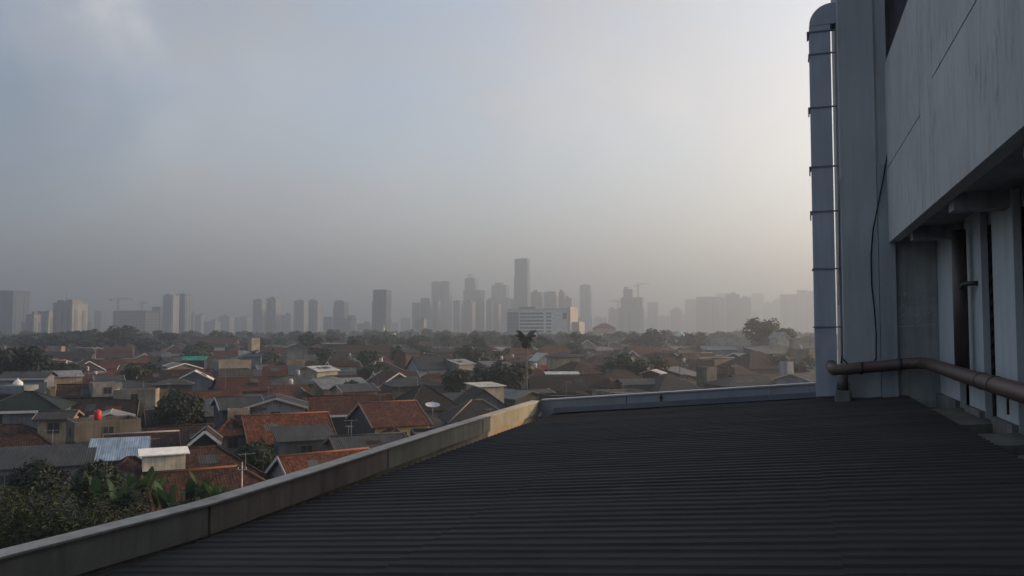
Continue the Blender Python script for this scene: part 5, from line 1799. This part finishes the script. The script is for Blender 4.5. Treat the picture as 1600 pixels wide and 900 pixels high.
KINDS_ = [
    ('rust red tiled', 'tile', RD_, 20), ('brown tiled', 'tile', BR_, 24), ('orange tiled', 'tile', (0.25, 0.085, 0.045), 12), ('dark tiled', 'tile', DB_, 14),
    ('grey sheet roofed', 'sheet', GY_, 14), ('slate coloured', 'sheet', SL_, 6), ('pale sheet roofed', 'sheet', (0.38, 0.38, 0.37), 7), ('white roofed', 'sheet', (0.5, 0.5, 0.48), 2), ('flat roofed', 'flat', GG, 8)]
WALLS_ = [('cream walls', CR, 5), ('white walls', WW, 4), ('grey walls', GG, 5), ('dark walls', DK, 3), ('blue grey walls', BG, 3), ('pinkish walls', PK, 1.5), ('yellowish walls', (0.55, 0.46, 0.25), 1)]
FILL = []
a0 = YAW + R(28)
ux = Vector((math.cos(a0), math.sin(a0)))
uy = Vector((-math.sin(a0), math.cos(a0)))
D = 74.0
while D < 470:
    cell = 7.5 + (D - 75) * 0.026
    halfw = D * 0.70
    n = int(2 * halfw / cell)
    off = rf.uniform(0, cell)
    for k in range(n):
        lat = -halfw + off + k * cell + rf.uniform(-0.18, 0.18) * cell
        d = D + rf.uniform(-0.22, 0.22) * cell
        px = 800 + F * lat / d
        if px < -25 or px > 1292:
            continue
        if rf.random() < 0.06:
            continue
        L = cell * rf.uniform(0.68, 1.0)
        W_ = cell * rf.uniform(0.62, 0.86)
        x, y = at(px, d, 6)
        rad = 0.5 * math.sqrt(L * W_)
        ok = True
        for (fx_, fy_, fr) in FOOT:
            if (fx_ - x) ** 2 + (fy_ - y) ** 2 < (fr + rad * 0.82) ** 2:
                ok = False
                break
        if not ok:
            continue
        zr = rf.uniform(4.8, 7.4) + (1.8 if rf.random() < 0.18 else 0) + (d - 75) * 0.004
        hwp = 0.6 * L / d * F
        lim = limit_top(px, hwp, d)
        py = 515 + (CAMZ - zr) / d * F
        if py < lim:
            zr = CAMZ - (lim - 515) * d / F
            if zr < 3.3:
                continue
        kw, mat, rc, _w = rf.choices(KINDS_, [q[3] for q in KINDS_])[0]
        ww, wc, _w = rf.choices(WALLS_, [q[2] for q in WALLS_])[0]
        v_ = rf.uniform(0.75, 1.25)
        rc = tuple(min(0.8, c * v_ * rf.uniform(0.94, 1.06)) for c in rc)
        kind = 'flat' if mat == 'flat' else rf.choice(('gable', 'gable', 'hip', 'hip') if mat == 'tile' else ('gable', 'gable', 'shed', 'hip'))
        rot = 28 + rf.gauss(0, 8) + (90 if rf.random() < 0.3 else 0)
        py = 515 + (CAMZ - zr) / d * F
        hi += 1
        args = (0.75, 0.72, 0.66) if (kind == 'gable' and rf.random() < 0.3) else None
        arg2 = (0.5, 0.46, 0.42) if (mat == 'tile' and rf.random() < 0.15) else None
        if KEEP_H and KEEP_H[hi] == '0':
            FOOT.append((*at(px, d, zr), 0.5 * math.sqrt(L * W_) + 0.6))
            continue
        h = house(px, py, zr, L, W_, rot, kind, 'tile' if mat == 'flat' else mat, rc, wc, 'x', D=d, det=(d < 112), board=args, cap=arg2, front=(0.6, 0.58, 0.54) if hi % 5 == 1 else None)
        FILL.append((h, px, py, d, kw, ww, hi))
    D += cell * 0.92

# far trees between and behind the roofs
FTREE = []
for k in range(560):
    d = rf.choice((rf.uniform(130, 330), rf.uniform(250, 520), rf.uniform(250, 520), rf.uniform(430, 950), rf.uniform(430, 950)))
    px = rf.uniform(-20, 1290)
    wp = rf.uniform(5.0, 12.0) / d * F * (1.5 if d > 430 else 1.0)
    top = rf.uniform(6.5, 11.5) if d < 330 else rf.uniform(9, 15) if d < 560 else rf.uniform(11, 17)
    py = 515 + (CAMZ - top) / d * F
    x, y = at(px, d, 6)
    if d < 480 and any((a - x) ** 2 + (b - y) ** 2 < (r * 0.75 + 0.6) ** 2 for a, b, r in FOOT):
        continue
    if py - 0.12 * wp < limit_top(px, wp * 0.58, d) and d < 480:
        continue
    ti += 1
    hr_ = rf.uniform(0.6, 0.95)
    if KEEP_T and KEEP_T[ti] == '0':
        FOOT.append((*at(px, d, 8), min(wp / 2 / F * d * 0.7, 5)))
        continue
    FTREE.append((tree(px, py, wp, d, 'x', hr=hr_), px, py, d, ti))
# trees standing in front of the feet of the city
for k in range(95):
    px = -15 + 1310 * (k + rf.uniform(-0.4, 0.4)) / 95
    d = rf.uniform(560, 1000)
    top = rf.uniform(9, 15.5)
    py = 515 + (CAMZ - top) / d * F
    ti += 1
    q_ = (rf.uniform(16, 34), rf.uniform(0.6, 0.85), rf.choice(GREENS[:3]))
    if KEEP_T and KEEP_T[ti] == '0':
        FOOT.append((*at(px, d, 8), min(q_[0] / 2 / F * d * 0.7, 5)))
        continue
    FTREE.append((tree(px, py, q_[0], d, 'x', 'far', hr=q_[1], col=q_[2]), px, py, d, ti))

# rooftop tanks on some houses
TANKS = []
for (h, px, py, d, kw, ww, _i) in [q for q in FILL if 150 < q[3] < 330 and q[6] % 9 == 3]:
    ki = _i
    rt = random.Random(_i)
    kind = rt.choice(('white', 'steel', 'steel'))
    colr = {'orange': (0.5, 0.12, 0.03), 'pale blue': (0.2, 0.35, 0.5), 'white': (0.55, 0.53, 0.50), 'steel': (0.36, 0.36, 0.38)}[kind]
    lx, ly = rt.choice((-1, 1)) * rt.uniform(1.0, 2.6), rt.uniform(1.2, 3.2)
    p = h.matrix_basis @ Vector((lx, ly, 0))
    if KEEP_K and KEEP_K[ki] == '0':
        continue
    t = thing('water_tank', 'x', 'water tank', (p.x, p.y, 0), h.rotation_euler.z, 'water tanks on stands between the roofs')
    zt_ = CAMZ - (py - 515) * d / F + rt.uniform(-0.4, 0.5)
    st = MB()
    for sx in (-0.42, 0.42):
        for sy in (-0.42, 0.42):
            st.bar((sx, sy, 0), (sx, sy, zt_ - 0.08), 0.1)
    st.box(-0.6, 0.6, -0.6, 0.6, zt_ - 0.08, zt_)
    st.build('stand', M['concrete'], t, (0.3, 0.29, 0.27))
    MB().lathe([(0.4, 0.0), (0.45, 0.1), (0.45, 0.8), (0.34, 0.98), (0.13, 1.04)], 14, (0, 0, zt_ + 0.003)).build('tank', M['metal'], t, colr)
    TANKS.append((t, px, py - 6, d, kind, ki))

# street poles between the houses
POLES = []
for (px, d, top) in ((118, 130, 8.8), (590, 140, 9.0), (668, 170, 9.5), (352, 140, 9.0), (922, 175, 9.2), (1062, 190, 9.6), (58, 160, 9.2), (470, 160, 9.5)):
    x, y = at(px, d, 8)
    t = thing('street_pole', 'x', 'pole', (x, y, 0), YAW + R(28), 'street poles between the roofs')
    MB().tube([(0, 0, 0), (0, 0, top)], [0.09, 0.06], 7).build('shaft', M['concrete'], t, (0.10, 0.095, 0.09))
    MB().bar((-0.7, 0, top - 0.5), (0.7, 0, top - 0.5), 0.09).build('crossarm', M['metal'], t, (0.12, 0.12, 0.12))
    POLES.append((t, px, 515 + (CAMZ - top) / d * F, d))

# ------------------------------------------------------------------ keep what the photograph shows, then word the labels
bpy.context.view_layer.update()
dg = bpy.context.evaluated_depsgraph_get()
if KEEP_H:
    FILL_, FT_, TK_ = FILL, FTREE, TANKS
else:
    seen = {}
    eye = Vector((0, 0, CAMZ))
    for iy in range(0, 320):
        py = 484 + iy * 1.0
        for ix in range(0, 640):
            px = ix * 2.0 + 0.7
            if px > 1282:
                break
            if py > 870 - 0.286 * px + 6 and px < 840 or (px >= 840 and py > 630):
                continue
            hit, loc, nor, idx, ob, mw = SC.ray_cast(dg, eye, pray(px, py).normalized(), distance=3000)
            if hit:
                while ob.parent:
                    ob = ob.parent
                seen[ob.name] = seen.get(ob.name, 0) + 1
    FILL_ = sorted([q for q in FILL if seen.get(q[0].name, 0) >= 6], key=lambda q: -seen[q[0].name])[:214]
    FT_ = sorted([q for q in FTREE if seen.get(q[0].name, 0) >= 6], key=lambda q: -seen[q[0].name])[:255]
    TK_ = [q for q in TANKS if seen.get(q[0].name, 0) >= 5]
    kh, kt = {q[6] for q in FILL_}, {q[4] for q in FT_}
    print('KEEP_H', ''.join('1' if k in kh else '0' for k in range(hi + 1)))
    print('KEEP_T', ''.join('1' if k in kt else '0' for k in range(ti + 1)))
    kk = {q[5] for q in TK_}
    print('KEEP_K', ''.join('1' if k in kk else '0' for k in range(hi + 1)))
    print('kept', len(FILL_), len(FILL), len(FT_), len(FTREE), 'tanks seen', [seen.get(q[0].name, 0) for q in TANKS], 'unseen hand', [h['label'] for h in HAND if seen.get(h.name, 0) < 6], [q[0]['label'] for q in TREES if q[0].get('label') != 'x' and seen.get(q[0].name, 0) < 6])

used = set()


def where(px, py, d, make):
    ms = sorted(MARKS, key=lambda m: abs(m[0] - px) + 2.2 * abs(m[1] - py))
    for m in ms[:28]:
        dx, dd = px - m[0], (d - m[2]) / m[2]
        side = 'left of' if dx < 0 else 'right of'
        ax = abs(dx)
        if ax < 16:
            rels = ['directly behind' if 0 < dd < 0.15 else 'behind' if 0 < dd < 0.45 else 'far behind' if dd > 0 else 'in front of']
        elif ax < 45:
            rels = ['close ' + side] if abs(dd) < 0.1 else [('behind and ' if dd > 0 else 'in front and ') + side]
        elif ax < 100:
            rels = ['some way ' + side] if abs(dd) < 0.14 else [('further back, some way ' if dd > 0 else 'nearer, some way ') + side]
        else:
            rels = ['far ' + side] if abs(dd) < 0.2 else [('further back, far ' if dd > 0 else 'nearer, far ') + side]
        for r_ in rels:
            lab = make(r_ + ' ' + m[3])
            if lab not in used and len(lab.split()) <= 16:
                used.add(lab)
                return lab
    i = 0
    lab = make('among crowded roofs about %d percent across the picture' % round(px / 16))
    while lab in used:
        i += 1
        lab = make('among crowded roofs about %d percent across, %d percent down the picture' % (round(px / 16), round(py / 9) + i - 1))
    used.add(lab)
    return lab


for (h, px, py, d, kw, ww, _i) in FILL_:
    h['label'] = where(px, py, d, lambda w_: f'{kw} house with {ww} {w_}')
    h['group'] = 'houses of the crowded quarter'
for (t, px, py, d, _i) in FT_:
    sz = 'hazy distant' if d > 500 else 'dark far' if d > 300 else 'dark leafy'
    t['label'] = where(px, py, d, lambda w_: f'{sz} tree {w_}')
    t['group'] = 'trees among and beyond the roofs'
for (t, px, py, d, kd, _i) in TK_:
    t['label'] = where(px, py, d, lambda w_: f'{kd} water tank on a stand {w_}')
for (t, px, py, d) in POLES:
    t['label'] = where(px, py, d, lambda w_: f'thin grey street pole {w_}')
for h in HOUSES:
    try:
        for k in ('_d', '_b'):
            if k in h:
                del h[k]
    except ReferenceError:
        pass

# the far wood that reads as one mass in front of the city
wv, wf = [], []
rw = random.Random(3)
for k in range(7400):
    d = rw.uniform(620, 1250)
    px = rw.uniform(-420, 1720)
    x, y = at(px, d, 6)
    s = rw.uniform(1.6, 3.6)
    z = rw.uniform(1.5, 9.5) * (0.7 + 0.5 * math.sin(px * 0.021 + d * 0.01) ** 2)
    for q in range(3):
        n_ = Vector((rw.gauss(0, 1), rw.gauss(0, 1), rw.gauss(0, 1))).normalized()
        a = n_.cross(Vector((rw.gauss(0, 1), rw.gauss(0, 1), rw.gauss(0, 1)))).normalized()
        b = n_.cross(a)
        p = Vector((x + rw.gauss(0, 2), y + rw.gauss(0, 2), z + rw.gauss(0, 0.8)))
        i0 = len(wv)
        wv += [tuple(p - a * s), tuple(p - b * s), tuple(p + a * s), tuple(p + b * s)]
        wf.append((i0, i0 + 1, i0 + 2, i0 + 3))
me = bpy.data.meshes.new('distant_wood')
me.from_pydata(wv, [], wf)
me.materials.append(M['leaf'])
o = bpy.data.objects.new('distant_foliage', me)
COL.objects.link(o)
o.color = (0.03, 0.04, 0.02, 1)
tag(o, kind='stuff')
make_haze()
